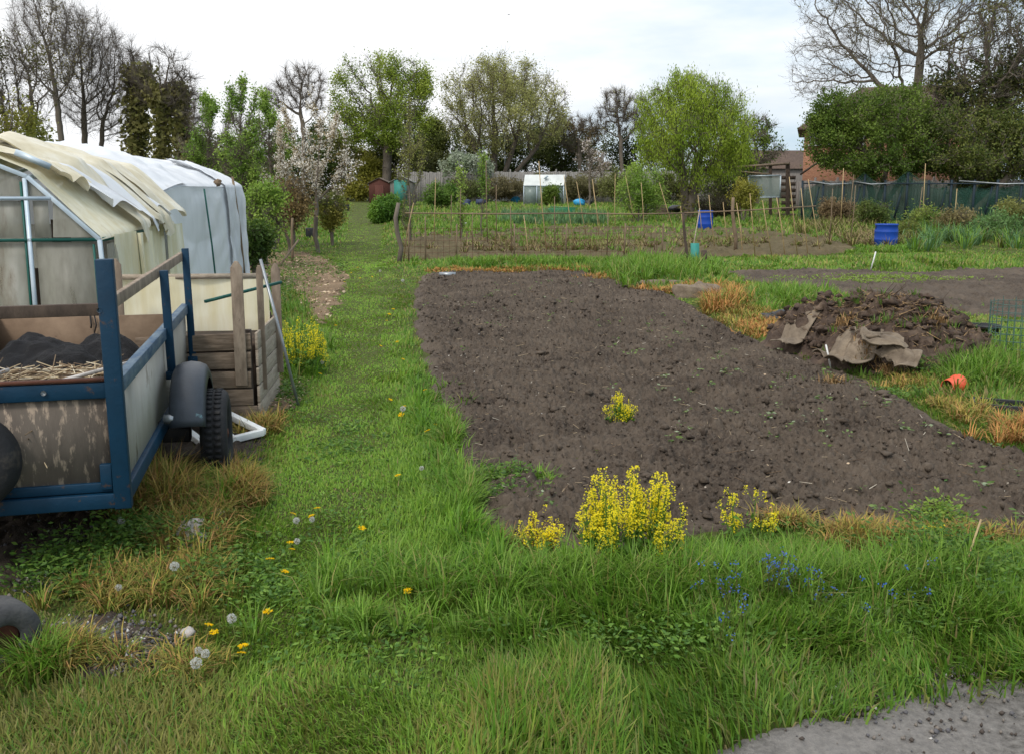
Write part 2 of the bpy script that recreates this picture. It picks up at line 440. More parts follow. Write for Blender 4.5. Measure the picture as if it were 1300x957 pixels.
def sdist(poly, X, Y):
    """signed distance to a polygon, positive inside"""
    X = np.asarray(X, float); Y = np.asarray(Y, float); sh = X.shape; X = X.reshape(-1); Y = Y.reshape(-1)
    best = np.full(X.shape, 1e9); ins = np.zeros(X.shape, bool); n = len(poly)
    for i in range(n):
        a = poly[i]; b = poly[(i + 1) % n]; e = b - a; l2 = e @ e + 1e-12
        t = np.clip(((X - a[0]) * e[0] + (Y - a[1]) * e[1]) / l2, 0, 1)
        best = np.minimum(best, np.hypot(X - a[0] - t * e[0], Y - a[1] - t * e[1]))
        c = ((a[1] > Y) != (b[1] > Y)) & (X < (b[0] - a[0]) * (Y - a[1]) / ((b[1] - a[1]) if b[1] != a[1] else 1e-9) + a[0])
        ins ^= c
    return np.where(ins, best, -best).reshape(sh)


BED = gpoly([(536, 352), (600, 347), (700, 345), (748, 348), (800, 362), (850, 376), (885, 392), (930, 420), (975, 441), (1035, 463), (1100, 484), (1150, 512),
             (1200, 545), (1260, 568), (1330, 588), (1450, 620), (1450, 690), (1330, 688), (1250, 686), (1150, 678), (1060, 670), (1000, 662), (960, 672), (900, 676), (850, 692),
             (780, 702), (700, 702), (640, 694), (612, 672), (602, 645), (578, 600), (570, 560), (560, 520), (548, 480), (535, 440), (526, 400), (526, 370)])
RBED = gpoly([(922, 347), (1040, 344), (1200, 346), (1330, 343), (1480, 350), (1500, 415), (1300, 405), (1235, 402), (1180, 388), (1050, 374), (965, 362)])
MBED = gpoly([(515, 300), (620, 293), (760, 289), (960, 291), (1060, 302), (1085, 318), (1040, 327), (900, 327), (760, 329), (600, 332), (512, 332)])
TRACK = gpoly([(1500, 806), (1300, 832), (1220, 846), (1150, 860), (1090, 884), (1030, 912), (960, 950), (860, 1010), (600, 1150), (300, 1400), (-300, 2200), (1700, 2200)])
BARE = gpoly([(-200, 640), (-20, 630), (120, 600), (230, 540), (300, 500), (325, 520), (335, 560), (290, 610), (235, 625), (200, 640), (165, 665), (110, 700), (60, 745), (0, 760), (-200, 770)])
GRAV = gpoly([(40, 800), (90, 784), (150, 776), (205, 796), (222, 828), (195, 856), (100, 862), (40, 850)])
CHIP = gpoly([(290, 330), (330, 322), (390, 322), (432, 338), (440, 355), (428, 385), (412, 412), (394, 415), (388, 392), (376, 372), (300, 350)])
CHIP2 = gpoly([(340, 470), (372, 466), (388, 490), (380, 512), (352, 525), (335, 520)])
BIN = gpoly([(200, 545), (328, 540), (362, 500), (240, 500)])


def sheet(name, label, poly, material, sx, ry, amp, lift=.012, edge=.1, ragged=.08, seed=0, kind='structure', clod=True):
    x0, y0 = poly.min(0) - .3; x1, y1 = poly.max(0) + .3
    y0 = max(y0, .4)
    nx = max(8, int((x1 - x0) / sx)); ny = max(8, int(math.log(y1 / y0) / ry))
    xs = np.linspace(x0, x1, nx); ys = y0 * (y1 / y0) ** np.linspace(0, 1, ny)
    X, Y = np.meshgrid(xs, ys)
    keep0 = np.abs(X) < Y * .62 + 2.2
    d = sdist(poly, X, Y) + ragged * fbm(X * 2.2, Y * 2.2, 3, seed + 9)
    b = lambda f, s: np.abs(vnoise(X * f, Y * f, seed + s))
    if clod:
        wx = X + .05 * vnoise(X * 6, Y * 6, seed + 21); wy = Y + .05 * vnoise(X * 6, Y * 6, seed + 22)
        lumpy = .6 + .5 * vnoise(X * 1.6, Y * 1.6, seed + 31)
        h = .45 * fbm(X * .9, Y * .9, 2, seed) + lumpy * (.75 * np.abs(vnoise(wx * 5, wy * 5, seed + 1)) + .95 * np.abs(vnoise(wx * 9.5, wy * 9.5, seed + 2)) + .75 * np.abs(vnoise(wx * 19, wy * 19, seed + 3))) + .6 * vnoise(X * 34, Y * 34, seed + 4) + .4 * vnoise(X * 66, Y * 66, seed + 5) - 1.1 * np.clip(vnoise(wx * 7, wy * 7, seed + 40) - .3, 0, 1) + .25 * np.abs(np.sin((X * .25 + Y) * 9 + 2 * vnoise(X * 1.5, Y * 1.5, seed + 41)))
    else:
        h = fbm(X * 3, Y * 3, 4, seed)
    e = sstep(d, 0, edge)
    Z = gz(X, Y) - .06 + (.06 + lift) * sstep(d, -.04, .02) + amp * h * e
    o = MB().grid(X, Y, Z, keep=(d > -.12) & keep0).build(name, material, smooth=True)
    tag(o, label, 'ground', kind=kind)
    return (xs, ys, X, Y, Z)


def make_ground():
    ys = np.concatenate([np.linspace(-30, 1.5, 12), 1.6 * (1400 / 1.6) ** np.linspace(0, 1, 160)])
    s = np.linspace(-1, 1, 121); s = np.sign(s) * np.abs(s) ** 1.4
    X, Y = np.meshgrid(s, ys); X = X * (np.maximum(Y, 0) * 1.1 + 14)
    o = MB().grid(X, Y, gz(X, Y)).build('ground', 'turf', smooth=True)
    tag(o, 'grassy allotment ground running to the far tree line', 'ground', kind='structure')


make_ground()
bed = sheet('dug_bed', 'freshly dug dark brown soil bed in the middle', BED, 'soil', .0125, .003, .052, lift=.02, edge=.22, seed=1)
sheet('soil_plot', 'long dark soil plot beyond the muck heap', RBED, 'soil', .05, .006, .05, seed=2, ragged=.25)
sheet('weedy_plot', 'brown weedy plot under the bamboo canes', MBED, 'soil_mid', .09, .006, .08, seed=3, ragged=.5)
sheet('track', 'grey tarmac track at the lower edge of the plots', TRACK, 'tarmac', .03, .01, .006, lift=.012, seed=4, clod=False, ragged=.35)
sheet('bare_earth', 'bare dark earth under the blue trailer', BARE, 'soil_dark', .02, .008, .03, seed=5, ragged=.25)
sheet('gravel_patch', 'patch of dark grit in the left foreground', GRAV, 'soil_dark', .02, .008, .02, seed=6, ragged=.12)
sheet('chip_path', 'pale woodchip path beside the cherry tree', CHIP, 'chip_ground', .05, .008, .03, seed=7, ragged=.2)
sheet('chip_strip', 'small woodchip strip at the planter foot', CHIP2, 'chip_ground', .03, .008, .02, seed=8, ragged=.1)


def bed_z(x, y):
    xs, ys, X, Y, Z = bed
    i = np.clip(np.searchsorted(ys, y), 0, len(ys) - 1); j = np.clip(np.searchsorted(xs, x), 0, len(xs) - 1)
    return Z[i, j]


# ------------------------------------------------------------------ grass, dry grass, weeds, litter (nobody could count these)
def scatter(bands, margin=1.2):
    out = []
    for y0, y1, n in bands:
        Y = rng.uniform(y0, y1, n); X = rng.uniform(-1, 1, n) * (Y * .56 + margin)
        out.append(np.stack([X, Y], 1))
    return np.concatenate(out)


def ell(px, py, cx, cy, rx, ry): return np.exp(-(((px - cx) / rx) ** 2 + ((py - cy) / ry) ** 2))


def grass():
    Q = scatter([(2.2, 3.3, 90000), (3.3, 4.6, 110000), (4.6, 6.5, 120000), (6.5, 10, 130000), (10, 16, 120000), (16, 26, 120000), (26, 45, 90000), (45, 80, 60000)])
    X, Y = Q[:, 0], Q[:, 1]
    px, py = proj(X, Y, 0 * X)
    sb = sdist(BED, X, Y) + .1 * fbm(X * 2.2, Y * 2.2, 2, 77)
    n1 = vnoise(X * 1.1, Y * 1.1, 41); n2 = vnoise(X * 4, Y * 4, 42); n3 = vnoise(X * .35, Y * .35, 43)
    dens = np.ones(len(X)) * (.78 + .35 * n2)
    dens *= 1 - sstep(sb, -.1, .04)
    for poly, lo in ((TRACK, .0), (BARE, .02), (GRAV, .12), (CHIP, .38), (CHIP2, .1), (RBED, .03), (MBED, .26), (BIN, 0)):
        d = sdist(poly, X, Y) + (.35 * fbm(X * 2.2, Y * 2.2, 3, 13) - .03 if poly is TRACK else .22 * fbm(X * 2.4, Y * 2.4, 2, 5)); dens *= 1 - (1 - lo) * sstep(d, -.12, .12)
    # rough left corner: thin, brownish
    rough = sstep(-px, -330, -235) * sstep(py, 590, 660)
    dens *= 1 - .3 * rough
    dens *= 1 - .45 * ell(px, py, 150, 790, 110, 45)
    h = np.full(len(X), .042) + .02 * n1 + .012 * n2
    left_edge = np.exp(-((sb + .22) / .26) ** 2) * (px < 640) * sstep(py, 350, 540)
    h += .12 * left_edge * (.8 + .4 * n2)
    # path verge grows longer towards the camera
    h += .02 * sstep(py, 560, 700) * (px > 250)
    verge = sstep(px, 540, 640) * sstep(py, 660, 712) * (1 - .55 * sstep(py, 770, 860))
    h += .13 * sstep(-sb, .12, .75) * (1 - .75 * ell(px, py, 800, 712, 110, 26)) * verge * (.85 + .5 * n1 + .3 * n2)
    h += .02 * sstep(py, 800, 900)
    h += .32 * ell(px, py, 835, 350, 70, 15) + .22 * ell(px, py, 1000, 382, 70, 16) + .22 * ell(px, py, 1240, 470, 70, 38)
    h += .16 * ell(px, py, 650, 338, 130, 8) + .22 * ell(px, py, 1150, 335, 260, 9) * .5 + .12 * ell(px, py, 380, 440, 40, 50)
    h += .14 * ell(px, py, 345, 400, 30, 60) + .13 * ell(px, py, 60, 850, 70, 25)
    yy_ = [262, 300, 400, 500, 600, 700, 868, 1000]
    lane = 1 - sstep(np.abs(px - np.interp(py, yy_, [455, 463, 455, 440, 445, 450, 430, 420])), np.interp(py, yy_, [10, 20, 44, 66, 84, 105, 130, 150]), np.interp(py, yy_, [16, 30, 60, 86, 112, 140, 190, 220]))
    lane *= (py > 258)
    h = h * (1 - .42 * lane); dens = dens + .25 * lane
    far = sstep(Y, 26, 40); h += far * (.16 + .1 * n3) * (1 - sstep(-np.abs(px - 470 + (py - 262) * .2), -30, -18))
    keep = rng.random(len(X)) < dens
    X, Y, h, px, py, sb, n1, n2, n3, verge, left_edge, rough, lane = [a[keep] for a in (X, Y, h, px, py, sb, n1, n2, n3, verge, left_edge, rough, lane)]
    n = len(X)
    h = h * rng.uniform(.55, 1.35, n)
    w = np.clip(.0016 + .00052 * Y, .0022, .02) * (1 + .5 * (h > .12)) * rng.uniform(.7, 1.3, n)
    lawn = S(112, 142, 50); deep = S(88, 126, 42); yell = S(150, 156, 74); brn = S(150, 136, 92)
    t = rng.random(n)
    col = np.where((t < .42)[:, None], lawn, np.where((t < .80)[:, None], deep, np.where((t < .90)[:, None], yell, brn)))
    lush = np.clip(left_edge + verge * .8, 0, 1)[:, None] * (rng.random(n) < .7)[:, None]
    col = col * (1 - lush) + lush * np.where((rng.random(n) < .5)[:, None], S(106, 148, 42), S(90, 134, 36))
    ln = (lane * (rng.random(n) < .75))[:, None]; col = col * (1 - ln) + ln * np.where((rng.random(n) < .6)[:, None], S(132, 164, 60), S(114, 152, 52))
    rg = (rough * (rng.random(n) < .62) + (sstep(n1 + .5 * n2, .25, .8) * (rng.random(n) < .3)))[:, None]
    rg = np.clip(rg, 0, 1)
    col = col * (1 - rg) + rg * S(132, 130, 66)
    col = col * (1 + .16 * n3 + .13 * n1 + .1 * n2)[:, None] * rng.uniform(.8, 1.2, n)[:, None]
    Pt = np.stack([X, Y, gz(X, Y) - .005], 1)
    az = rng.uniform(0, 2 * math.pi, n) * .5 + 3.0 * vnoise(X * 1.7, Y * 1.7, 50)
    lean = np.clip(rng.normal(.8, .4, n), .02, 1.55)
    o = MB().blades(Pt, h, w, az, lean, col).build('grass', 'grass', tint=True)
    tag(o, 'green grass of the path, verges and plots', 'grass', kind='stuff')


grass()


def zones(zs):
    """(px, py, rx, ry, n) ellipses on the ground -> points"""
    out = []
    for i, (cx, cy, rx, ry, n) in enumerate(zs):
        a = rng.normal(size=(n, 2)) * .55
        out.append(np.array([list(G(cx + rx * u, max(cy + ry * v, 249))) + [i] for u, v in a]))
    return np.concatenate(out)


def tufts(Z, per, hz, spread=.06, wmul=1., leanm=.6):
    """grass tufts: each point becomes a fan of blades"""
    n = len(Z)
    Pt = np.repeat(Z[:, :3], per, 0); zi = np.repeat(Z[:, 3].astype(int), per)
    m = len(Pt)
    a = rng.uniform(0, 2 * math.pi, m); r = spread * rng.random(m) * np.clip(Pt[:, 1] / 6, .8, 2.5)
    Pt[:, 0] += r * np.cos(a); Pt[:, 1] += r * np.sin(a)
    h = np.asarray(hz)[zi] * rng.uniform(.5, 1.25, m)
    w = np.clip(.0015 + .0005 * Pt[:, 1], .002, .016) * wmul
    lean = np.clip(rng.normal(leanm, .3, m), .05, 1.5)
    return Pt, h, w, a + rng.normal(0, .4, m), lean, zi


def dry_grass():
    zs = [(300, 625, 30, 22, 90), (200, 645, 38, 18, 90), (240, 680, 50, 26, 60), (170, 750, 70, 26, 60), (260, 735, 40, 24, 40), (80, 840, 45, 12, 24), (230, 850, 60, 16, 24),
          (918, 386, 24, 12, 50), (880, 372, 60, 8, 50), (960, 420, 26, 12, 40), (990, 408, 40, 10, 40), (1190, 515, 22, 9, 15), (1225, 528, 30, 11, 20), (1285, 552, 30, 12, 30), (1165, 490, 40, 8, 30),
          (600, 346, 60, 2.5, 50), (700, 343, 70, 3, 80), (790, 355, 40, 4, 60), (1000, 668, 30, 6, 12), (1085, 690, 40, 10, 44), (1140, 698, 50, 10, 44), (1240, 690, 60, 8, 20), (660, 700, 30, 6, 16),
          (1110, 306, 60, 8, 80), (1060, 292, 50, 8, 60), (720, 316, 110, 8, 110), (900, 312, 120, 6, 60), (1240, 300, 60, 12, 70), (330, 545, 25, 14, 30), (1100, 415, 60, 18, 30), (940, 400, 30, 12, 40)]
    hz = [.18, .3, .2, .14, .12, .16, .1, .3, .16, .12, .12, .2, .22, .26, .12, .12, .12, .14, .12, .16, .2, .15, .12, .45, .6, .35, .3, .5, .16, .12, .16]
    hz[18] = .13; hz[19] = .15; hz[20] = .15; hz[21] = .14
    hz[11:14] = [.11, .14, .17]
    Z = zones(zs)
    Pt, h, w, az, lean, zi = tufts(Z, 34, hz, spread=.06, leanm=1.0)
    n = len(Pt); t = rng.random(n)[:, None]
    a = np.array([S(170, 150, 74), S(164, 126, 78), S(146, 138, 70)])[(rng.random(n) * 3).astype(int)]
    midz = np.isin(zi, [23, 24, 25, 26, 27])[:, None]
    a = np.where(midz, np.array([S(150, 132, 96), S(122, 106, 78), S(134, 128, 76)])[(rng.random(n) * 3).astype(int)], a)
    far = np.isin(zi, [7, 8, 9, 10, 13, 15, 16, 17])[:, None]
    a = np.where(far & (rng.random(n) < .75)[:, None], S(184, 134, 78), a)
    grn = (rng.random(n) < np.where(np.isin(zi, [3, 4, 5, 6, 24, 27]), .4, .14))[:, None]
    a = np.where(grn, S(110, 128, 48), a) * rng.uniform(.7, 1.15, n)[:, None]
    o = MB().blades(Pt, h, w, az, lean, a).build('dry_grass', 'straw', tint=True)
    tag(o, 'straw coloured dead grass along the bed edges and trailer', 'grass', kind='stuff')


dry_grass()


def tall_tufts():
    zs = [(700, 752, 230, 22, 120), (1030, 762, 170, 24, 120), (1180, 752, 90, 22, 60), (960, 732, 60, 12, 30), (590, 640, 18, 40, 46), (570, 560, 14, 40, 36), (660, 800, 220, 26, 50), (1000, 810, 200, 18, 50), (1230, 790, 80, 18, 40),
          (640, 780, 60, 50, 26), (40, 852, 36, 12, 16), (240, 660, 26, 16, 12), (280, 640, 26, 20, 16),
          (835, 348, 60, 12, 160), (1245, 470, 50, 26, 110), (1200, 450, 30, 14, 30), (1000, 384, 60, 10, 80), (640, 611, 20, 8, 8), (680, 612, 24, 8, 8), (380, 450, 26, 26, 36), (1230, 300, 60, 14, 160), (1110, 296, 80, 10, 60), (700, 337, 140, 4, 120), (1125, 319, 40, 3, 70), (720, 310, 110, 10, 50), (850, 305, 150, 8, 30), (620, 290, 60, 10, 90)]
    hz = [.22, .24, .24, .16, .17, .14, .15, .15, .17, .1, .18, .18, .18, .42, .32, .3, .3, .12, .1, .26, .7, .3, .25, .18, .3, .25, .35]
    Z = zones(zs)
    Pt, h, w, az, lean, zi = tufts(Z, 30, hz, spread=.07, wmul=1.15, leanm=.85)
    n = len(Pt)
    a = np.array([S(114, 152, 48), S(96, 138, 40), S(128, 158, 64), S(106, 138, 50)])[(rng.random(n) * 4).astype(int)]
    a = np.where((rng.random(n) < .07)[:, None], S(150, 146, 84), a) * rng.uniform(.75, 1.15, n)[:, None]
    a = np.where((zi == 20)[:, None] & (rng.random(n) < .6)[:, None], S(96, 130, 84) * rng.uniform(.8, 1.2, n)[:, None], a)
    o = MB().blades(Pt, h, w, az, lean, a).build('long_grass', 'grass', tint=True)
    tag(o, 'long lush grass tufts on the verge and bed edges', 'grass', kind='stuff')


tall_tufts()


def weeds():
    mb = MB()
    zs = [(100, 720, 60, 26, 60), (170, 690, 50, 22, 60), (230, 690, 40, 20, 40), (260, 740, 60, 30, 40), (60, 740, 60, 22, 40), (380, 460, 24, 22, 60), (345, 390, 26, 34, 60), (365, 350, 40, 22, 60), (420, 345, 30, 18, 30),
          (1190, 720, 70, 30, 80), (1250, 760, 60, 30, 60), (1100, 800, 120, 20, 60), (860, 820, 160, 24, 60), (1180, 472, 26, 12, 50), (1030, 436, 12, 6, 24), (1150, 505, 30, 8, 16), (1240, 430, 30, 14, 30),
          (1000, 677, 60, 6, 14), (1190, 672, 40, 5, 22), (640, 612, 30, 6, 12), (640, 640, 40, 10, 14), (450, 700, 90, 70, 26), (440, 560, 60, 50, 26), (430, 820, 150, 50, 30), (330, 740, 60, 60, 40), (1110, 357, 90, 5, 160), (370, 500, 14, 14, 30)]
    Z = zones(zs)
    n = len(Z); per = 26
    Pt = np.repeat(Z[:, :3], per, 0); m = len(Pt); zi = np.repeat(Z[:, 3].astype(int), per)
    a = rng.uniform(0, 2 * math.pi, m); hh = np.array([.12, .14, .14, .1, .1, .3, .25, .2, .15, .22, .18, .1, .1, .2, .16, .06, .16, .06, .07, .05, .05, .035, .03, .035, .06, .08, .1])[zi]
    z = rng.random(m) * hh; r = (.02 + .07 * rng.random(m)) * (1 + Pt[:, 1] * .03)
    Pt[:, 0] += r * np.cos(a); Pt[:, 1] += r * np.sin(a); Pt[:, 2] = np.maximum(Pt[:, 2], bed_z(Pt[:, 0], Pt[:, 1])) + z + .01
    c = np.array([S(84, 116, 44), S(104, 132, 54), S(70, 100, 44)])[(rng.random(m) * 3).astype(int)] * rng.uniform(.75, 1.2, m)[:, None]
    c = np.where(np.isin(zi, [12, 21, 22, 23, 24])[:, None], c * 1.35, c * 1.1)
    c = np.where(np.isin(zi, [18, 25])[:, None], S(134, 158, 66) * rng.uniform(.8, 1.1, m)[:, None], c)
    mb.leaves(Pt, rng.uniform(.007, .016, m) * (1 + Pt[:, 1] * .06), c, aspect=.42, flat=.4, axis=np.stack([np.cos(a), np.sin(a), .4 + 0 * a], 1))
    o = mb.build('weeds', 'leaf', tint=True); tag(o, 'low broad leaved weeds scattered along verges', 'weeds', kind='stuff')


weeds()


def bed_litter():
    # clods, straw and chips lying on the dug bed
    n = 42000
    Y = 4.4 * (22 / 4.4) ** rng.random(n); X = rng.uniform(-2, 9, n)
    k = (sdist(BED, X, Y) > .04) & (np.abs(X) < Y * .56 + 1); X, Y = X[k], Y[k]; n = len(X)
    r = rng.gamma(1.2, .0042, n) + .003; r = np.minimum(r, .026) * (.75 + .5 * sstep(vnoise(X * 1.3, Y * 1.3, 91), -.3, .5)); r[:160] = rng.uniform(.02, .045, len(r[:160]))
    t = (1 + 5 ** .5) / 2
    ico = np.array([[-1, t, 0], [1, t, 0], [-1, -t, 0], [1, -t, 0], [0, -1, t], [0, 1, t], [0, -1, -t], [0, 1, -t], [t, 0, -1], [t, 0, 1], [-t, 0, -1], [-t, 0, 1]]) / 1.9
    F = np.array([[0, 11, 5], [0, 5, 1], [0, 1, 7], [0, 7, 10], [0, 10, 11], [1, 5, 9], [5, 11, 4], [11, 10, 2], [10, 7, 6], [7, 1, 8], [3, 9, 4], [3, 4, 2], [3, 2, 6], [3, 6, 8], [3, 8, 9], [4, 9, 5], [2, 4, 11], [6, 2, 10], [8, 6, 7], [9, 8, 1]])
    V = ico[None] * r[:, None, None] * rng.uniform(.45, 1.45, (n, 12, 1)) * rng.uniform(.6, 1.45, (n, 1, 3)) * np.where(np.arange(n)[:, None, None] < 160, np.array([1.2, 1.1, .5]), 1.)
    V += np.stack([X, Y, bed_z(X, Y) + r * .25], 1)[:, None]
    FF = (np.arange(n)[:, None, None] * 12 + F[None]).reshape(-1, 3)
    o = MB().add(V.reshape(-1, 3), FF).build('soil_clods', 'soil'); tag(o, 'crumbly soil clods strewn over the dug bed', 'soil', kind='stuff')
    n = 4200
    Y = 4.5 * (21 / 4.5) ** rng.random(n); X = rng.uniform(-2, 9, n)
    k = (sdist(BED, X, Y) > .05) & (np.abs(X) < Y * .56 + 1); X, Y = X[k], Y[k]; n = len(X)
    L = rng.gamma(1.5, .022, n) + .012; L = np.minimum(L, .17); a = rng.uniform(0, math.pi, n)
    d = np.stack([np.cos(a), np.sin(a), rng.normal(0, .22, n)], 1) * L[:, None]
    p = np.stack([X, Y, bed_z(X, Y) + .014], 1)
    c = np.array([S(168, 150, 122), S(120, 100, 80), S(196, 186, 168), S(92, 76, 62)])[rng.choice(4, n, p=[.3, .35, .1, .25])]
    mb = MB().prism(p - d / 2, p + d / 2, np.full(n, .0017) + .00012 * Y, np.full(n, .0012) + .0001 * Y, 3, c)
    n = 420
    Y = 4.5 * (20 / 4.5) ** rng.random(n); X = rng.uniform(-2, 8, n); k = sdist(BED, X, Y) > .05; X, Y = X[k], Y[k]
    mb.leaves(np.stack([X, Y, bed_z(X, Y) + .012], 1), rng.uniform(.005, .012, len(X)), np.array([S(206, 200, 190), S(170, 160, 146), S(190, 168, 140)])[rng.choice(3, len(X))], .7, .5)
    o = mb.build('soil_litter', 'bits', tint=True); tag(o, 'straw bits and pale chips on the dug bed', 'litter', kind='stuff')
    # weed seedlings
    mb = MB(); n = 800
    Y = 4.5 * (20 / 4.5) ** rng.random(n); X = rng.uniform(-2, 9, n); k = (sdist(BED, X, Y) > .1) & (vnoise(X * .9, Y * .9, 8) + .45 * (X > 1) > .15); X, Y = X[k], Y[k]; n = len(X)
    per = 9; X = np.repeat(X, per); Y = np.repeat(Y, per); m = len(X); a = rng.uniform(0, 6.283, m); r = .012 + .045 * rng.random(m)
    X = X + r * np.cos(a); Y = Y + r * np.sin(a)
    c = np.array([S(96, 122, 62), S(122, 144, 80), S(150, 164, 130)])[rng.choice(3, m, p=[.5, .35, .15])] * rng.uniform(.8, 1.15, m)[:, None]
    mb.leaves(np.stack([X, Y, bed_z(X, Y) + .02 + .02 * rng.random(m)], 1), rng.uniform(.01, .024, m), c, .5, .6, np.stack([np.cos(a), np.sin(a), .25 + 0 * a], 1))
    o = mb.build('weed_seedlings', 'leaf', tint=True); tag(o, 'small weed seedlings dotted over the dug bed', 'seedlings', kind='stuff')


bed_litter()


def chips_and_grit():
    mb = MB()
    for poly, n, s in ((CHIP, 7000, .03), (CHIP2, 500, .016)):
        x0, y0 = poly.min(0); x1, y1 = poly.max(0)
        X = rng.uniform(x0, x1, n); Y = rng.uniform(y0, y1, n); k = sdist(poly, X, Y) + .2 * fbm(X * 2.2, Y * 2.2, 3, 16) > -.05; X, Y = X[k], Y[k]; m = len(X)
        c = np.array([S(186, 160, 130), S(204, 182, 154), S(150, 124, 98), S(120, 98, 78)])[rng.choice(4, m)]
        mb.leaves(np.stack([X, Y, gz(X, Y) + .035 + .01 * rng.random(m)], 1), s * rng.uniform(.5, 1.4, m), c, .45, .7)
    o = mb.build('woodchips', 'bits', tint=True); tag(o, 'pale woodchips on the left garden path', 'woodchips', kind='stuff')
    mb = MB(); n = 2600
    A = zones([(130, 815, 70, 26, 1500), (60, 735, 60, 20, 400), (180, 840, 60, 20, 500), (1180, 858, 90, 10, 300), (1080, 890, 60, 20, 200), (1180, 910, 140, 40, 160), (310, 585, 14, 10, 60), (60, 690, 60, 25, 300)])
    n = len(A); r = np.minimum(rng.gamma(2, .0022, n) + .002, .011)
    oct_ = np.array([[1, 0, 0], [-1, 0, 0], [0, 1, 0], [0, -1, 0], [0, 0, 1], [0, 0, -1]]); F = np.array([[0, 2, 4], [2, 1, 4], [1, 3, 4], [3, 0, 4], [2, 0, 5], [1, 2, 5], [3, 1, 5], [0, 3, 5]])
    V = oct_[None] * r[:, None, None] * rng.uniform(.6, 1.4, (n, 6, 1)) + (A[:, :3] + np.stack([0 * r, 0 * r, .016 + .5 * r], 1))[:, None]
    c = np.array([S(92, 90, 92), S(118, 110, 102), S(76, 68, 62), S(190, 186, 180)])[rng.choice(4, n, p=[.35, .3, .3, .05])]
    mb.add(V.reshape(-1, 3), (np.arange(n)[:, None, None] * 6 + F[None]).reshape(-1, 3), np.repeat(c, 6, 0))
    o = mb.build('gravel', 'bits', tint=True); tag(o, 'dark grit and gravel in the left foreground', 'gravel', kind='stuff')


chips_and_grit()
#PART2
M['dark_pane'] = mat('dark_pane', S(60, 66, 70), S(84, 90, 94), rough=.1)
M['net_post'] = mat('net_post', S(24, 40, 50), S(36, 52, 62), rough=.7)
M['concrete_dark'] = mat('old_grey_rubber', S(58, 58, 60), S(92, 90, 88), scale=10, rough=.9, bump=.3)
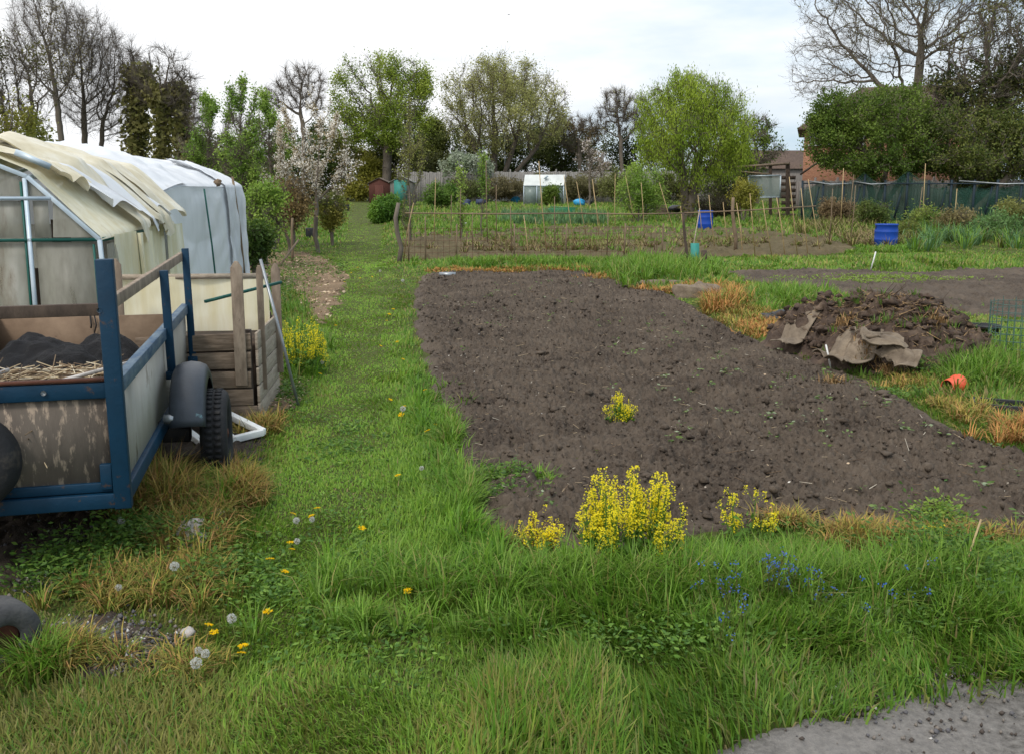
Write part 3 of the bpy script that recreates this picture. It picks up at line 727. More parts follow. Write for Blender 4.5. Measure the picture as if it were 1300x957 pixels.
# ------------------------------------------------------------------ blue box trailer
def make_trailer():
    c0 = PZ(155, 635, .36)
    t = thing('box_trailer', 'old blue framed box trailer with plywood sides and wooden top rails', 'trailer', (c0[0], c0[1], 0), R(13.2))
    W_, L_ = 1.3, 2.92
    MB().box((-W_ / 2 - .01, .0, .64), (W_ - .03, .014, .47)).build('tailboard', 'ply_rear', t)
    b = MB(); b.bar((-W_, -.014, .895), (-.026, -.014, .895), .03, .075); b.build('tailboard_rail', 'blue', t, bevel=.004)
    b = MB(); b.bar((-W_, -.012, .944), (-.028, -.012, .944), .042, .014); b.build('rusty_edge', 'rust', t)
    b = MB(); b.bar((-W_, -.022, .375), (-.0, -.022, .375), .05, .07); b.bar((-W_, -.012, .437), (-.028, -.012, .437), .026, .045); b.build('bottom_rail', 'blue', t, bevel=.004)
    for x in (-.72, -.5, -.29, -1.0):
        MB().lathe([[0, .012], [.008, .010], [.012, .003], [.012, 0]], 10, 1, (x, -.0405, .897)).build('bolt', 'steel', t).scale = (1, 1, 1)
    b = MB(); b.bar((.012, -.026, .335), (.0, -.02, 1.49), .075, .05, up=(0, 1, 0)); b.build('corner_post', 'blue', t, bevel=.005)
    MB().box((-.055, -.024, .49), (.05, .03, .12)).build('corner_bracket', 'blue', t, bevel=.003)
    MB().box((-.0, L_ / 2 + .02, .645), (.014, L_ - .06, .46)).build('side_panel', 'ply_side', t)
    b = MB(); b.bar((.008, .02, .905), (.008, L_, .905), .05, .07); b.build('side_rail', 'blue_worn', t, bevel=.004)
    b = MB(); b.bar((.01, .0, .385), (.01, L_, .385), .05, .08); b.build('lower_side_rail', 'blue', t, bevel=.004)
    for y, z0, z1 in ((1.62, .62, 1.30), (2.86, .5, 1.36)):
        b = MB(); b.bar((.05, y, z0), (.036, y, z1), .05, .035, up=(0, 1, 0)); b.box((.05, y, z0 + .02), (.07, .06, .05))
        p = b.build('side_post', 'blue', t, bevel=.004)
        MB().lathe([[0, .012], [.012, .008], [.013, 0]], 10, 1, (.05, y - .031, z0 + .035)).build('bolt', 'steel', p)
    b = MB(); b.bar((-.03, .02, 1.262), (.004, L_, 1.30), .028, .062); b.build('side_handrail', 'wood', t, bevel=.004)
    b = MB(); b.bar((-W_, .0, 1.255), (-.025, .0, 1.262), .03, .055); b.build('rear_handrail', 'wood_dark', t, bevel=.003)
    MB().lathe([[0, .012], [.01, .01], [.012, 0]], 10, 1, (-.03, -.048, 1.262)).build('bolt', 'steel', t)
    MB().box((-W_ / 2, L_ - .02, .64), (W_, .016, .45)).build('front_board', 'ply_brown', t)
    MB().box((-W_, L_ / 2, .66), (.016, L_, .5)).build('far_side_board', 'ply_brown', t)
    MB().box((-W_ / 2, L_ / 2, .415), (W_ - .03, L_ - .05, .02)).build('floor_board', 'ply_brown', t)
    b = MB(); b.tube([(-.66, L_ - .045, .78), (-.655, L_ - .05, .8), (-.66, L_ - .04, .875)], .006, 6); b.tube([(-.64, L_ - .045, .74), (-.62, L_ - .05, .8), (-.63, L_ - .045, .87)], .005, 6)
    b.build('tie_cord', 'rubber', t)
    # mudguard: part of a cylinder shell over the wheel, open towards the front
    wx, wy, wz = .225, 1.5, .275
    a = np.radians(np.linspace(162, -4, 30)); prof = [(.07 - wx, -.09), (.074 - wx, -.05), (.09 - wx, -.02), (.125 - wx, -.004), (.175 - wx, .004), (.225 - wx, -.004), (.26 - wx, -.02), (.276 - wx, -.05), (.28 - wx, -.1)]
    rad = .44
    X = np.array([[p[0] for p in prof] for _ in a]) + wx
    RR = np.array([[rad + p[1] for p in prof] for _ in a])
    ob = MB().grid(X, wy + np.cos(a)[:, None] * RR, wz + .02 + np.sin(a)[:, None] * RR).build('mudguard', 'fender', t, smooth=True)
    so = ob.modifiers.new('thick', 'SOLIDIFY'); so.thickness = .006
    # wheel
    w = MB()
    ro, wd = .278, .082
    prof = [[.175, -.055], [.185, -.07], [.225, -wd], [.258, -.074], [.274, -.058], [ro, -.045], [ro, .045], [.274, .058], [.258, .074], [.225, wd], [.185, .07], [.175, .055], [.175, -.055]]
    w.lathe(prof, 40, 0)
    wheel = w.build('wheel', 'rubber', t, smooth=True, loc=(wx + .085, wy, wz))
    g = MB()
    for i in range(44):
        an = i * 2 * math.pi / 44
        for s in (-1, 1):
            g.box((s * .026, math.cos(an) * .281, math.sin(an) * .281), (.038, .022, .012), rotx(an - math.pi / 2))
    g.build('tread', 'rubber', wheel)
    MB().lathe([[.0, .03], [.04, .028], [.05, .0], [.09, -.01], [.14, .0], [.165, .03], [.176, .06], [.18, .058], [.172, .0], [.17, -.04]], 30, 0).build('rim', 'dark_steel', wheel, smooth=True)
    MB().lathe([[0, .075], [.028, .07], [.034, .02]], 16, 0).build('hub', 'rust', wheel, smooth=True)
    b = MB(); b.bar((-.1, wy - .02, .3), (.16, wy - .02, .29), .09, .09); b.bar((-.02, wy - .3, .42), (-.02, wy + .2, .34), .06, .05)
    ax = b.build('axle', 'dark_steel', t, bevel=.01)
    MB().tube([(.05, wy - .36, .47), (.12, wy - .36, .47)], .028, 8).build('bracket', 'steel', ax)
    b = MB(); b.bar((-.64, .02, .93), (-.64, .02, 1.1), .03, .02, up=(0, 1, 0)); b.build('lamp_stalk', 'dark_steel', t)
    MB().box((-.60, -.02, 1.155), (.12, .055, .075), roty(R(18))).build('tail_light', 'red', t, bevel=.012)
    sp = MB().lathe([[.09, -.06], [.1, -.075], [.15, -.085], [.19, -.075], [.215, -.05], [.222, -.02], [.222, .03], [.21, .06], [.09, .06]], 36, 1).build('spare_wheel', 'rubber', t, smooth=True, loc=(-.605, -.125, .62))
    MB().lathe([[0, .0], [.06, -.01], [.1, -.04], [.1, .0]], 24, 1).build('rim', 'dark_steel', sp, smooth=True)
    b = MB(); b.tube([(-.35, L_, .4), (-.65, L_ + 1.1, .42), (-.95, L_, .4)], .03, 6); b.build('drawbar', 'blue', t)
    for y in (.5, L_ - .4): MB().bar((-W_, y, .36), (0, y, .36), .05, .06).build('cross_member', 'dark_steel', t)
    # load, each resting on the floor
    Mx = Matrix.Translation((c0[0], c0[1], 0)) @ Matrix.Rotation(R(13.2), 4, 'Z')
    def put(o): o.matrix_world = Mx; return o
    X, Y = np.meshgrid(np.linspace(-1.26, -.03, 90), np.linspace(1.15, 2.86, 100))
    u = (X + .65) / .6; v = (Y - 2.15) / .72
    hh = .43 + np.clip(1 - np.abs(u) ** 3, 0, 1) * np.clip(1 - v * v, 0, 1) * (.36 + .14 * fbm(X * 3, Y * 3, 3, 3) + .05 * fbm(X * 9, Y * 9, 3, 4)) - .05 * (X + .3)
    o = put(MB().grid(X, Y, hh).build('netting_heap', 'net_black', smooth=True)); tag(o, 'bundled black netting heaped inside the blue trailer', 'netting')
    n = 900; a = rng.uniform(0, 6.28, n)
    p = np.stack([rng.uniform(-1.2, -.06, n), rng.uniform(.15, 1.6, n), rng.uniform(.6, .88, n)], 1)
    p[:, 2] = np.minimum(p[:, 2], .70 + .1 * np.sin(p[:, 1] * 2)); p[:, 0] = np.clip(p[:, 0], -1.05, -.26); d = np.stack([np.cos(a), np.sin(a), rng.normal(0, .15, n)], 1) * rng.uniform(.05, .26, n)[:, None]
    c = np.array([S(176, 158, 128), S(130, 110, 86), S(96, 80, 64), S(206, 194, 170)])[rng.choice(4, n, p=[.35, .3, .2, .15])]
    mb = MB().prism(p - d, p + d, np.full(n, .0035), np.full(n, .0025), 4, c)
    X, Y = np.meshgrid(np.linspace(-1.27, -.02, 50), np.linspace(.05, 1.7, 50)); mb.grid(X, Y, .62 + .1 * np.sin(Y * 1.7) + .08 * fbm(X * 5, Y * 5, 3, 8), col=S(70, 60, 50))
    o = put(mb.build('dry_stalks', 'bits', tint=True)); tag(o, 'dry stalks and twigs piled in the blue trailer', 'garden waste', kind='stuff')
    for i, (p0, p1) in enumerate((((-.42, .55, .82), (-.06, .9, .86)), ((-.95, .4, .8), (-.66, .8, .86)))):
        o = put(MB().tube([p0, p1], .011, 10).build('plastic_pipe', 'stone', smooth=True))
        tag(o, ('white plastic pipe on the trailer load beside the corner post', 'white plastic pipe poking from the middle of the trailer load')[i], 'pipe', 'white pipes in the trailer')


make_trailer()


# ------------------------------------------------------------------ patched greenhouse
def make_greenhouse():
    o0 = PZ(132, 500, 0.0); o0 = np.array([-3.47, 8.0, 0])
    t = thing('patched_greenhouse', 'small greenhouse patched with cream plastic sheets behind the trailer', 'greenhouse', o0, R(8.5))
    W_, L_ = 2.5, 3.0
    prof = [(0, 0), (-.06, 1.37), (-.60, 1.90), (-1.25, 2.17), (-1.9, 1.90), (-2.44, 1.37), (-2.5, 0)]
    Pz = lambda i, y: (prof[i][0], y, prof[i][1])
    for y in (0., L_):
        for i in range(6):
            b = MB(); b.bar(Pz(i, y), Pz(i + 1, y), .034, .035, up=(0, 1, 0)); b.build('frame_bar', 'alu', t, bevel=.002)
    for i in range(1, 6): MB().bar(Pz(i, .03), Pz(i, L_ - .03), .03, .035).build('rail', 'green_bar' if i in (1, 5) else 'alu', t)
    for x in (-.62, -.98, -1.6):
        zt = np.interp(-x, [.06, .60, 1.25, 1.9, 2.44], [1.37, 1.90, 2.17, 1.90, 1.37])
        b = MB(); b.bar((x, -.004, 0), (x, -.004, zt - .02), .032, .026, up=(0, 1, 0)); f = b.build('mullion', 'alu', t)
        MB().bar((x - .035, -.0, 0), (x - .035, -.0, zt - .05), .016, .02, up=(0, 1, 0)).build('green_edge', 'green_bar', f)
    MB().bar((-.07, -.006, 1.37), (-2.43, -.006, 1.37), .022, .028).build('cross_bar', 'green_bar', t)
    MB().bar((-.42, -.006, 1.72), (-2.08, -.006, 1.72), .025, .03).build('cross_bar', 'alu', t)
    MB().bar((-.09, -.004, 0), (-.11, -.004, 1.33), .016, .02, up=(0, 1, 0)).build('green_edge', 'green_bar', t)
    # gable panes
    for z0, z1 in ((.02, 1.35), (1.39, 1.70)):
        xs = [-.1, -.60, -.96, -1.58, -2.4]
        for a, b_ in zip(xs[:-1], xs[1:]):
            if z0 > 1: a, b_ = max(b_, min(a, -.44)), max(b_, -2.06)
            if a - b_ < .08: continue
            MB().box(((a + b_) / 2, .02, (z0 + z1) / 2), (a - b_ - .04, .006, z1 - z0)).build('pane', 'glass', t)
    V = np.array([(-.42, .02, 1.74), (-.60, .02, 1.88), (-1.25, .02, 2.14), (-1.9, .02, 1.88), (-2.08, .02, 1.74)]); V2 = V + np.array([0, .006, 0])
    MB().add(np.concatenate([V, V2]), np.array([[0, 1, 4], [1, 2, 3], [1, 3, 4], [5, 9, 6], [6, 8, 7], [6, 9, 8]])).build('pane', 'glass', t)
    V = np.array([(-.08, .02, 1.39), (-.42, .02, 1.70), (-.44, .02, 1.39)]); MB().add(np.concatenate([V, V + np.array([0, .006, 0])]), np.array([[0, 1, 2], [3, 5, 4]])).build('pane', 'glass', t)
    MB().box((-1.25, L_ - .02, .75), (2.3, .008, 1.3)).build('back_pane', 'glass', t)
    # inner clutter seen dimly through the panes
    for x, y, h in ((-.34, .5, 1.0), (-.5, .9, 1.25), (-.75, .4, 1.1), (-1.0, .8, 1.2), (-1.3, .6, 1.3), (-1.75, .5, 1.15), (-.8, 1.4, 1.5)): MB().box((x, y, h / 2), (.17, .03, h)).build('staging_board', 'wood_dark', t)
    # cream plastic sheets: strips thrown over the roof, running from ridge to eave
    L0 = np.array([(-1.9, 1.93), (-1.25, 2.18), (-.60, 1.94), (-.03, 1.42), (.02, 1.22)])
    arc = np.concatenate([[0], np.cumsum(np.linalg.norm(np.diff(L0, axis=0), axis=1))])
    def strip(y0, y1, skew, m, s0, s1, seed, lift=.02, amp=.05, drop=0.):
        u = np.linspace(0, 1, 60); v = np.linspace(0, 1, 30); U, V = np.meshgrid(u, v, indexing='ij')
        sarc = s0 + (s1 + (.16 * vnoise(V * 3.5, 0 * V + seed, seed) - .06 if seed != 31 else 0) - s0) * U
        x = np.interp(sarc, arc, L0[:, 0]); z = np.interp(sarc, arc, L0[:, 1])
        y = y0 + (y1 - y0) * V + skew * U
        fold = 1.25 * np.abs(vnoise(V * 2.6 + .9 * U, U * 1.1, seed)) + .4 * np.abs(vnoise(V * 7 + 1.6 * U, U * 1.8, seed + 1)) + .3 * vnoise(U * 7, V * 5, seed + 2)
        edge_sag = .06 * np.sin(V * math.pi) * U
        h = (lift + amp * fold + edge_sag * .5 + .03 * np.sin(U * 5 + seed)) * (.25 + .75 * sstep(U, 0, .45))
        nx, nz = .62, .78
        x = x + nx * h; z = z + nz * h - drop * U ** 4
        so = MB().grid(x, y, z).build('cover_sheet', m, t, smooth=True)
        return so
    strip(.0, L_, .0, 'cream_clear', .02, 2.19, 31, .0, .03)
    strip(.02, .75, .2, 'cream', .1, 1.68, 2, .03, .09)
    strip(.45, 1.1, .34, 'white_sheet', .1, 2.1, 8, .03, .07)
    strip(.75, 1.55, .36, 'cream', .05, 2.3, 13, .05, .11, .03)
    strip(1.25, 1.75, .36, 'white_sheet', .1, 2.25, 19, .05, .07)
    strip(1.5, 2.2, .34, 'cream', .1, 2.34, 37, .06, .11)
    strip(1.85, 2.3, .3, 'white_sheet', .1, 2.19, 39, .05, .05)
    strip(2.1, 2.85, .2, 'cream', 0, 2.19, 23, .07, .08, .05)
    # side sheets hanging
    def side(y0, y1, z0, z1, seed, m, off=.02, lean=.06):
        U, V = np.meshgrid(np.linspace(0, 1, 40), np.linspace(0, 1, 24), indexing='ij')
        y = y0 + (y1 - y0) * U; z = z0 + (z1 - z0) * V
        x = .01 - .05 * (z / 1.4) + off + .05 * np.abs(vnoise(U * 5, V * .7, seed)) + .015 * vnoise(U * 11, V * 2.5, seed + 1) + lean * (1 - V) * .4
        return MB().grid(x, y, z).build('side_sheet', m, t, smooth=True)
    side(.04, .42, .05, 1.33, 1, 'glass', 0)
    side(.3, 1.0, .05, 1.40, 2, 'cream_clear'); side(.95, 1.55, .05, 1.38, 5, 'cream_clear', .05); side(1.5, 2.25, .05, 1.42, 7, 'cream_clear', .02); side(2.2, 3.05, .05, 1.4, 9, 'cream_clear', .05)
    b = MB(); b.bar((-.40, -.04, 1.98), (-.66, -.05, 2.10), .05, .03, up=(0, 1, 0)); b.build('loose_bar', 'alu', t)


make_greenhouse()


# ------------------------------------------------------------------ white sheeted tunnel
def make_tunnel():
    t = thing('plastic_tunnel', 'garden shelter wrapped in white plastic sheeting behind the patched greenhouse', 'plastic tunnel', (0, 0, 0))
    # profile offsets from the right hand lower edge
    pf = np.array([(.10, -.05), (.06, .9), (.02, 1.93), (-.03, 1.97), (-.5, 2.19), (-1.0, 2.33), (-1.6, 2.40), (-2.4, 2.28), (-3.1, 1.9), (-3.2, 0)])
    ar = np.concatenate([[0], np.cumsum(np.linalg.norm(np.diff(pf, axis=0), axis=1))])
    def body(y0, y1, s0, s1, seed, name, m, wr=.05, lift=0., ny=90, ns=110):
        U, V = np.meshgrid(np.linspace(0, 1, ny), np.linspace(s0, s1, ns), indexing='ij')
        y = y0 + (y1 - y0) * U
        bx = np.interp(y, [10.6, 16.2], [-4.16, -4.74])
        pf_z = pf[:, 1] - .09 * (pf[:, 1] > 1); x = bx + np.interp(V, ar, pf[:, 0]); z = np.interp(V, ar, pf_z) - .14 * sstep(-y, -12.4, -10.6)
        tight = np.interp(V, [0, 1.8, 2.05, 2.4, 4], [.9, .7, .12, .9, 1.2])
        w = np.abs(vnoise(U * 5 + V * 1.2, V * 1.0, seed)) + .6 * np.abs(vnoise(U * 9 - V * 2.2, V * 2.2, seed + 1)) + .25 * vnoise(U * 22, V * 9, seed + 2)
        w2 = .45 * np.abs(vnoise(U * 11, V * .35, seed + 4)) + .6 * np.abs(vnoise(U * 5 + V * .9, V * 1.3, seed + 5)) + .3 * vnoise(U * 12 - V * 3, V * 3, seed + 6)
        h = lift + wr * np.where(V > 2.1, w, w2) * tight
        sag = .07 * np.sin(U * math.pi * 4) ** 2 * sstep(V, 2.2, 3.2)
        nx = np.interp(V, [0, 1.8, 2.1, 3.2, 4.5], [1, 1, .6, .25, 0]); nz = 1 - nx * .8
        return MB().grid(x + nx * h, y, z + nz * (h - sag)).build(name, m, t, smooth=True)
    body(10.6, 16.2, 1.97, ar[-1], 3, 'roof_sheet', 'white_sheet')
    body(10.6, 16.2, 0, 2.0, 3, 'side_sheet', 'grey_sheet', .05, -.012)
    body(10.3, 12.6, 2.0, ar[-2], 15, 'roof_flap', 'white_sheet', .09, .04, 50, 60)
    body(15.0, 16.35, .25, 3.0, 29, 'end_flap', 'white_sheet', .07, .03, 30, 60)
    # end wall
    bx = -4.74
    V = np.array([(bx + a, 16.2, b - .09 * (b > 1)) for a, b in pf]); c = np.array([[bx - 1.6, 16.2, 1.0]])
    MB().add(np.concatenate([V, c]), np.array([[i, i + 1, 10] for i in range(9)])).build('end_sheet', 'white_sheet', t)
    bx = -4.16
    for y in (13.4,):
        bx = np.interp(y, [10.6, 16.2], [-4.16, -4.74])
        b = MB(); b.tube([(bx + .20, y, 0), (bx + .14, y, 1.0), (bx + .07, y, 1.8)], .013, 6); b.build('batten', 'green_bar' if y < 14 else 'wood_dark', t)
    b = MB(); b.tube([(-4.52, 15.75, 0), (-4.60, 15.8, 1.2), (-4.68, 15.8, 2.0)], .02, 6); b.build('lashing_pole', 'cane_brown', t)
    # dark tie knot on the eave
    b = MB(); lump(b, (-4.12, 13.2, 1.88), (.05, .05, .05), 3, .5); b.build('tie_knot', 'cane_brown', t)


make_tunnel()


# ------------------------------------------------------------------ plank compost bin and its bits
def make_bin():
    o0 = G(326, 536)
    t = thing('plank_bin', 'grey timber compost bin of rough planks beside the trailer', 'compost bin', o0, R(6))
    for i in range(5):
        z = .07 + i * .138
        MB().box((-.62, 0, z), (1.22 + .03 * rng.normal(), .022, .126), rotz(R(rng.normal(0, .4))) @ roty(R(rng.normal(0, .5)))).build('front_plank', 'wood_h', t, bevel=.004)
        MB().box((.02, .55, z + .01), (.022, 1.05, .128), rotx(R(rng.normal(0, .5)))).build('side_plank', 'wood_pale', t, bevel=.004)
        MB().box((-.62, 1.12, z), (1.22, .022, .126)).build('back_plank', 'wood_h', t)
        MB().box((-1.24, .55, z), (.022, 1.05, .126)).build('side_plank', 'wood_h', t)
    for x, y in ((-.05, .045), (-.05, 1.07), (-1.19, .045), (-1.19, 1.07)): MB().box((x, y, .36), (.06, .06, .72)).build('corner_post', 'wood_dark', t, bevel=.004)
    def picket(nm, x, y, z0, z1, w, m, rx=0., ry=0., par=t):
        V = np.array([(-w / 2, z0), (w / 2, z0), (w / 2, z1 - .05), (.012, z1), (-.012, z1), (-w / 2, z1 - .05)])
        a = np.stack([V[:, 0], 0 * V[:, 0] - .009, V[:, 1]], 1); b = a + np.array([0, .018, 0])
        F4 = [[i, (i + 1) % 6, 6 + (i + 1) % 6, 6 + i] for i in range(6)] + [[0, 5, 2, 1], [5, 4, 3, 2], [6, 7, 8, 11], [11, 8, 9, 10]]
        Q = np.concatenate([a, b]); Q = (Q - [0, 0, z0]) @ (rotx(rx) @ roty(ry)).T + [x, y, z0]
        return MB().add(Q, np.array(F4)).build(nm, m, par, bevel=.003)
    picket('picket_board', -.095, -.026, .30, 1.25, .088, 'wood')
    picket('picket_board', .036, .2, .22, 1.2, .05, 'wood', ry=R(0))
    picket('picket_board', .045, .98, .2, 1.15, .075, 'wood')
    MB().box((-.6, .5, .3), (1.15, .95, .55)).build('compost_fill', 'soil_heap', t)
    f = G(170, 470)
    t2 = thing('loose_picket', 'single pointed picket board against the cream greenhouse sheets', 'picket board', (-3.22, 7.55, 0), R(8))
    picket('board', 0, 0, 0, 1.24, .085, 'wood', par=t2)
    t3 = thing('polythene_sheet', 'dirty translucent plastic panel standing over the plank bin', 'plastic panel', (o0[0], o0[1], 0), R(6))
    X, Z = np.meshgrid(np.linspace(-1.3, -.02, 40), np.linspace(.55, 1.06, 24))
    MB().grid(X, 1.0 + .02 * np.sin(X * 9) + .01 * fbm(X * 5, Z * 5, 2, 2), Z).build('sheet', 'cream_clear', t3, smooth=True)
    MB().bar((-1.3, .99, 1.06), (-.02, .99, 1.06), .02, .045).build('top_strip', 'wood_pale', t3)
    a = PZ(258, 381, .98); b = PZ(357, 362, 1.02)
    b = np.array([-1.93, 7.75, 1.03]); a = np.array([-2.36, 7.1, .945])
    o = MB().bar(a, b, .022, .022).build('green_bar', 'green_bar'); tag(o, 'dark green bar lying across the plank bin top', 'bar')
    g = G(379, 516); o = MB().tube([g, (g + PZ(333, 332, 1.22)) / 2 + [0, 0, .0], np.array([-2.06, 7.62, 1.23])], .013, 8).build('metal_pole', 'steel'); tag(o, 'thin grey metal pole leaning on the plank bin corner', 'pole')
    # old white window frame lying against the bin
    t4 = thing('window_frame', 'old white painted window frame lying beside the trailer wheel', 'window frame', G(300, 555))
    q = [PZ(278, 520, .16), PZ(334, 548, .1), PZ(262, 566, .06), PZ(228, 540, .1)]
    base = np.array(t4.location)
    q = [p - base for p in q]
    for i in range(4): MB().bar(q[i], q[(i + 1) % 4], .05, .045).build('stile' if i % 2 else 'cross_rail', 'white', t4, bevel=.004)
    MB().bar((q[0] * .5 + q[3] * .5), (q[1] * .5 + q[2] * .5), .03, .03).build('glazing_bar', 'white', t4)
    for i, (px, py, r, lab) in enumerate(((333, 551, .035, 'small white knob of plaster at the window frame tip'), (290, 612, .06, 'white lump of stone beside the trailer tyre'), (246, 692, .1, 'pale chalky rock in the grass in front of the trailer'),
                                          (262, 668, .08, 'grey weathered rock just behind the pale chalky rock'), (228, 700, .05, 'small pale stone at the left of the chalky rock'), (238, 808, .03, 'little white stone among the seeding dandelions'), (40, 795, .03, 'white chip beside the old rusty wheel'), (110, 655, .02, 'tiny white pebble under the trailer tailboard'))):
        g = G(px, py); b = MB(); lump(b, (0, 0, r * .45), (r * 1.25, r, r * .75), i + 2, .3, 18); o = b.build('stone', 'stone', smooth=True, loc=g); o.rotation_euler = (0, 0, i); tag(o, lab, 'stone', 'pale stones on the left')
    # old wheel in the corner
    g = G(2, 846)
    t5 = thing('old_wheel', 'old grey wheel with rusty hub in the left corner', 'wheel', g, R(49))
    MB().lathe([[.055, -.06], [.07, -.075], [.115, -.075], [.135, -.06], [.138, 0], [.135, .06], [.115, .075], [.07, .075], [.055, .06]], 30, 1, (0, 0, .13)).build('tyre', 'concrete_dark', t5, smooth=True)
    MB().lathe([[.0, -.03], [.03, -.035], [.056, -.05], [.056, .05], [0, .03]], 24, 1, (0, 0, .13)).build('hub', 'rust', t5, smooth=True)


make_bin()


# ------------------------------------------------------------------ muck heap with sacking, and odd items on the right
HC = np.array([4.12, 10.2])
def heap_h(X, Y, fine=True):
    u = (X - HC[0]) / 1.12; v = (Y - HC[1]) / 1.35
    r = np.sqrt(u * u + v * v + .25 * u * v)
    r = r * (1 + .16 * vnoise(X * 1.6, Y * 1.6, 61))
    b = np.clip(1 - r ** 1.5, 0, 1) ** .8 * .56 * (1 + .35 * vnoise(X * 1.3 + 3, Y * 1.3, 60))
    if not fine: return b
    return b + (r < 1.12) * (.16 * np.abs(fbm(X * 3.1, Y * 3.1, 3, 62)) + .1 * np.abs(vnoise(X * 7 + Y, Y * 7, 63)) + .07 * np.abs(vnoise(X * 14, Y * 14 + X * 3, 64)) + .04 * vnoise(X * 28, Y * 28, 65)) * np.clip(1.12 - r, 0, .3) / .3


def make_heap():
    t = thing('muck_heap', 'rough brown muck heap with roots beside the dug bed', 'muck heap', (0, 0, 0))
    X, Y = np.meshgrid(np.linspace(2.4, 5.9, 240), np.linspace(8.4, 12.0, 240))
    h = heap_h(X, Y)
    MB().grid(X, Y, gz(X, Y) - .02 + h, keep=h > .001).build('heap', 'soil_heap', t, smooth=True)
    n = 2600; x = rng.normal(HC[0], .55, n); y = rng.normal(HC[1] - .25, .55, n); h = heap_h(x, y); k = h > .06; x, y, h = x[k], y[k], h[k]; n = len(x)
    p = np.stack([x, y, h + .01], 1); a = rng.uniform(0, 6.28, n)
    d = np.stack([np.cos(a), np.sin(a), rng.normal(-.1, .5, n)], 1) * rng.gamma(2, .03, n)[:, None]
    c = np.array([S(150, 126, 96), S(98, 80, 62), S(170, 140, 100), S(74, 60, 48)])[rng.choice(4, n)]
    o = MB().prism(p, p + d, np.full(n, .004), np.full(n, .002), 3, c).build('roots', 'bits', t, tint=True); o['kind'] = 'stuff'
    b = MB()
    for i in range(420):
        x, y = rng.normal(HC[0], .6), rng.normal(HC[1] - .3, .5); h = float(heap_h(np.array(x), np.array(y)))
        if h < .05: continue
        r = rng.uniform(.012, .05); lump(b, (x, y, h + r * .1), (r * 1.3, r, r * .8), i, .9, 9)
    o = b.build('clods', 'soil_heap', t); o['kind'] = 'stuff'
    # dried turf tussocks
    b = MB(); n = 0
    for px, py, s in ((1065, 392, .13), (1135, 385, .12), (1150, 398, .1), (1100, 425, .12), (1215, 455, .14), (1180, 395, .1), (1085, 400, .1), (1160, 385, .12), (1110, 395, .12), (1070, 415, .1), (1190, 420, .14), (1130, 430, .1), (1060, 440, .1), (1100, 385, .1), (1200, 440, .1)):
        q = PZ(px, py, .36); Pt = np.repeat(q[None], 130, 0) + rng.normal(0, s * .5, (130, 3)) * [1, 1, .4]
        Pt[:, 2] = heap_h(Pt[:, 0], Pt[:, 1]) + .01
        b.blades(Pt, rng.uniform(.05, .14, 130), np.full(130, .005), rng.uniform(0, 6.28, 130), rng.uniform(.5, 1.4, 130), np.array([S(170, 136, 92), S(140, 112, 76), S(120, 104, 70)])[rng.choice(3, 130)])
    o = b.build('dead_turf', 'straw', t, tint=True); o['kind'] = 'stuff'
    b = MB()
    Z = np.array([PZ(px, py, .35) for px, py in np.stack([rng.normal(1135, 60, 120), rng.normal(415, 28, 120)], 1)])
    Z[:, 2] = heap_h(Z[:, 0], Z[:, 1]); Pt, hh, w, az, le, zi = tufts(np.concatenate([Z, np.zeros((120, 1))], 1), 10, [.09], .05)
    b.blades(Pt, hh, w, az, le, S(96, 124, 50) * rng.uniform(.7, 1.2, len(Pt))[:, None]); o = b.build('grass_sprouts', 'grass', t, tint=True); o['kind'] = 'stuff'

    def cloth(nm, lab, quad, seed, lift, wr, m='hessian', n=80):
        U, V = np.meshgrid(np.linspace(0, 1, n), np.linspace(0, 1, n), indexing='ij')
        q = [np.array(p) for p in quad]
        B = (1 - U)[..., None] * ((1 - V)[..., None] * q[0] + V[..., None] * q[3]) + U[..., None] * ((1 - V)[..., None] * q[1] + V[..., None] * q[2])
        e = .06 * vnoise(U * 3 + seed, V * 3, seed)
        X = B[..., 0] + e; Y = B[..., 1] + .06 * vnoise(U * 3, V * 3 + seed, seed + 1)
        ph = 7 * U + 2.2 * V + 2.5 * vnoise(U * 1.6, V * 1.6, seed + 2)
        f = wr * (.75 * np.abs(np.sin(ph)) * (.4 + .6 * (1 - V)) + .7 * np.abs(vnoise(U * 2.2 + V, V * 1.4, seed + 3)) + .1 * vnoise(U * 7, V * 7, seed + 4))
        curl = .06 * np.exp(-((V - .0) / .12) ** 2) - .07 * np.exp(-((V - 1) / .1) ** 2)
        Z = np.maximum(B[..., 2], heap_h(X, Y, False) + .05) + lift + f + .5 * curl
        o = MB().grid(X, Y, Z).build(nm, m, smooth=True); so = o.modifiers.new('thick', 'SOLIDIFY'); so.thickness = .012
        tag(o, lab, 'sacking'); return o
    g = lambda px, py, z: PZ(px, py, z)
    cloth('sacking', 'grey hessian sacking hanging over the front of the muck heap', [g(1112, 462, .10), g(1156, 482, .03), g(1170, 448, .24), g(1118, 436, .30)], 3, .02, .045)
    cloth('sacking', 'tan carpet strip folded down the left flank of the muck heap', [g(982, 448, .02), g(1000, 452, .02), g(1050, 412, .26), g(1036, 402, .26)], 9, .05, .025)
    cloth('sacking', 'dusty flat sacking half buried at the muck heap foot', [g(1036, 462, .02), g(1080, 476, .02), g(1125, 458, .06), g(1075, 450, .06)], 14, .02, .06)
    cloth('sacking', 'rolled edge of hessian across the muck heap front', [g(1092, 446, .24), g(1098, 430, .32), g(1140, 432, .32), g(1146, 446, .25)], 21, .05, .05)
    b = MB(); lump(b, (0, 0, .0), (.42, .3, .26), 5, .3, 26, zmin=-.02); o = b.build('sacking_mound', 'hessian', smooth=True, loc=G(886, 378)); tag(o, 'low mound covered with pale sacking at the bed edge', 'sacking')
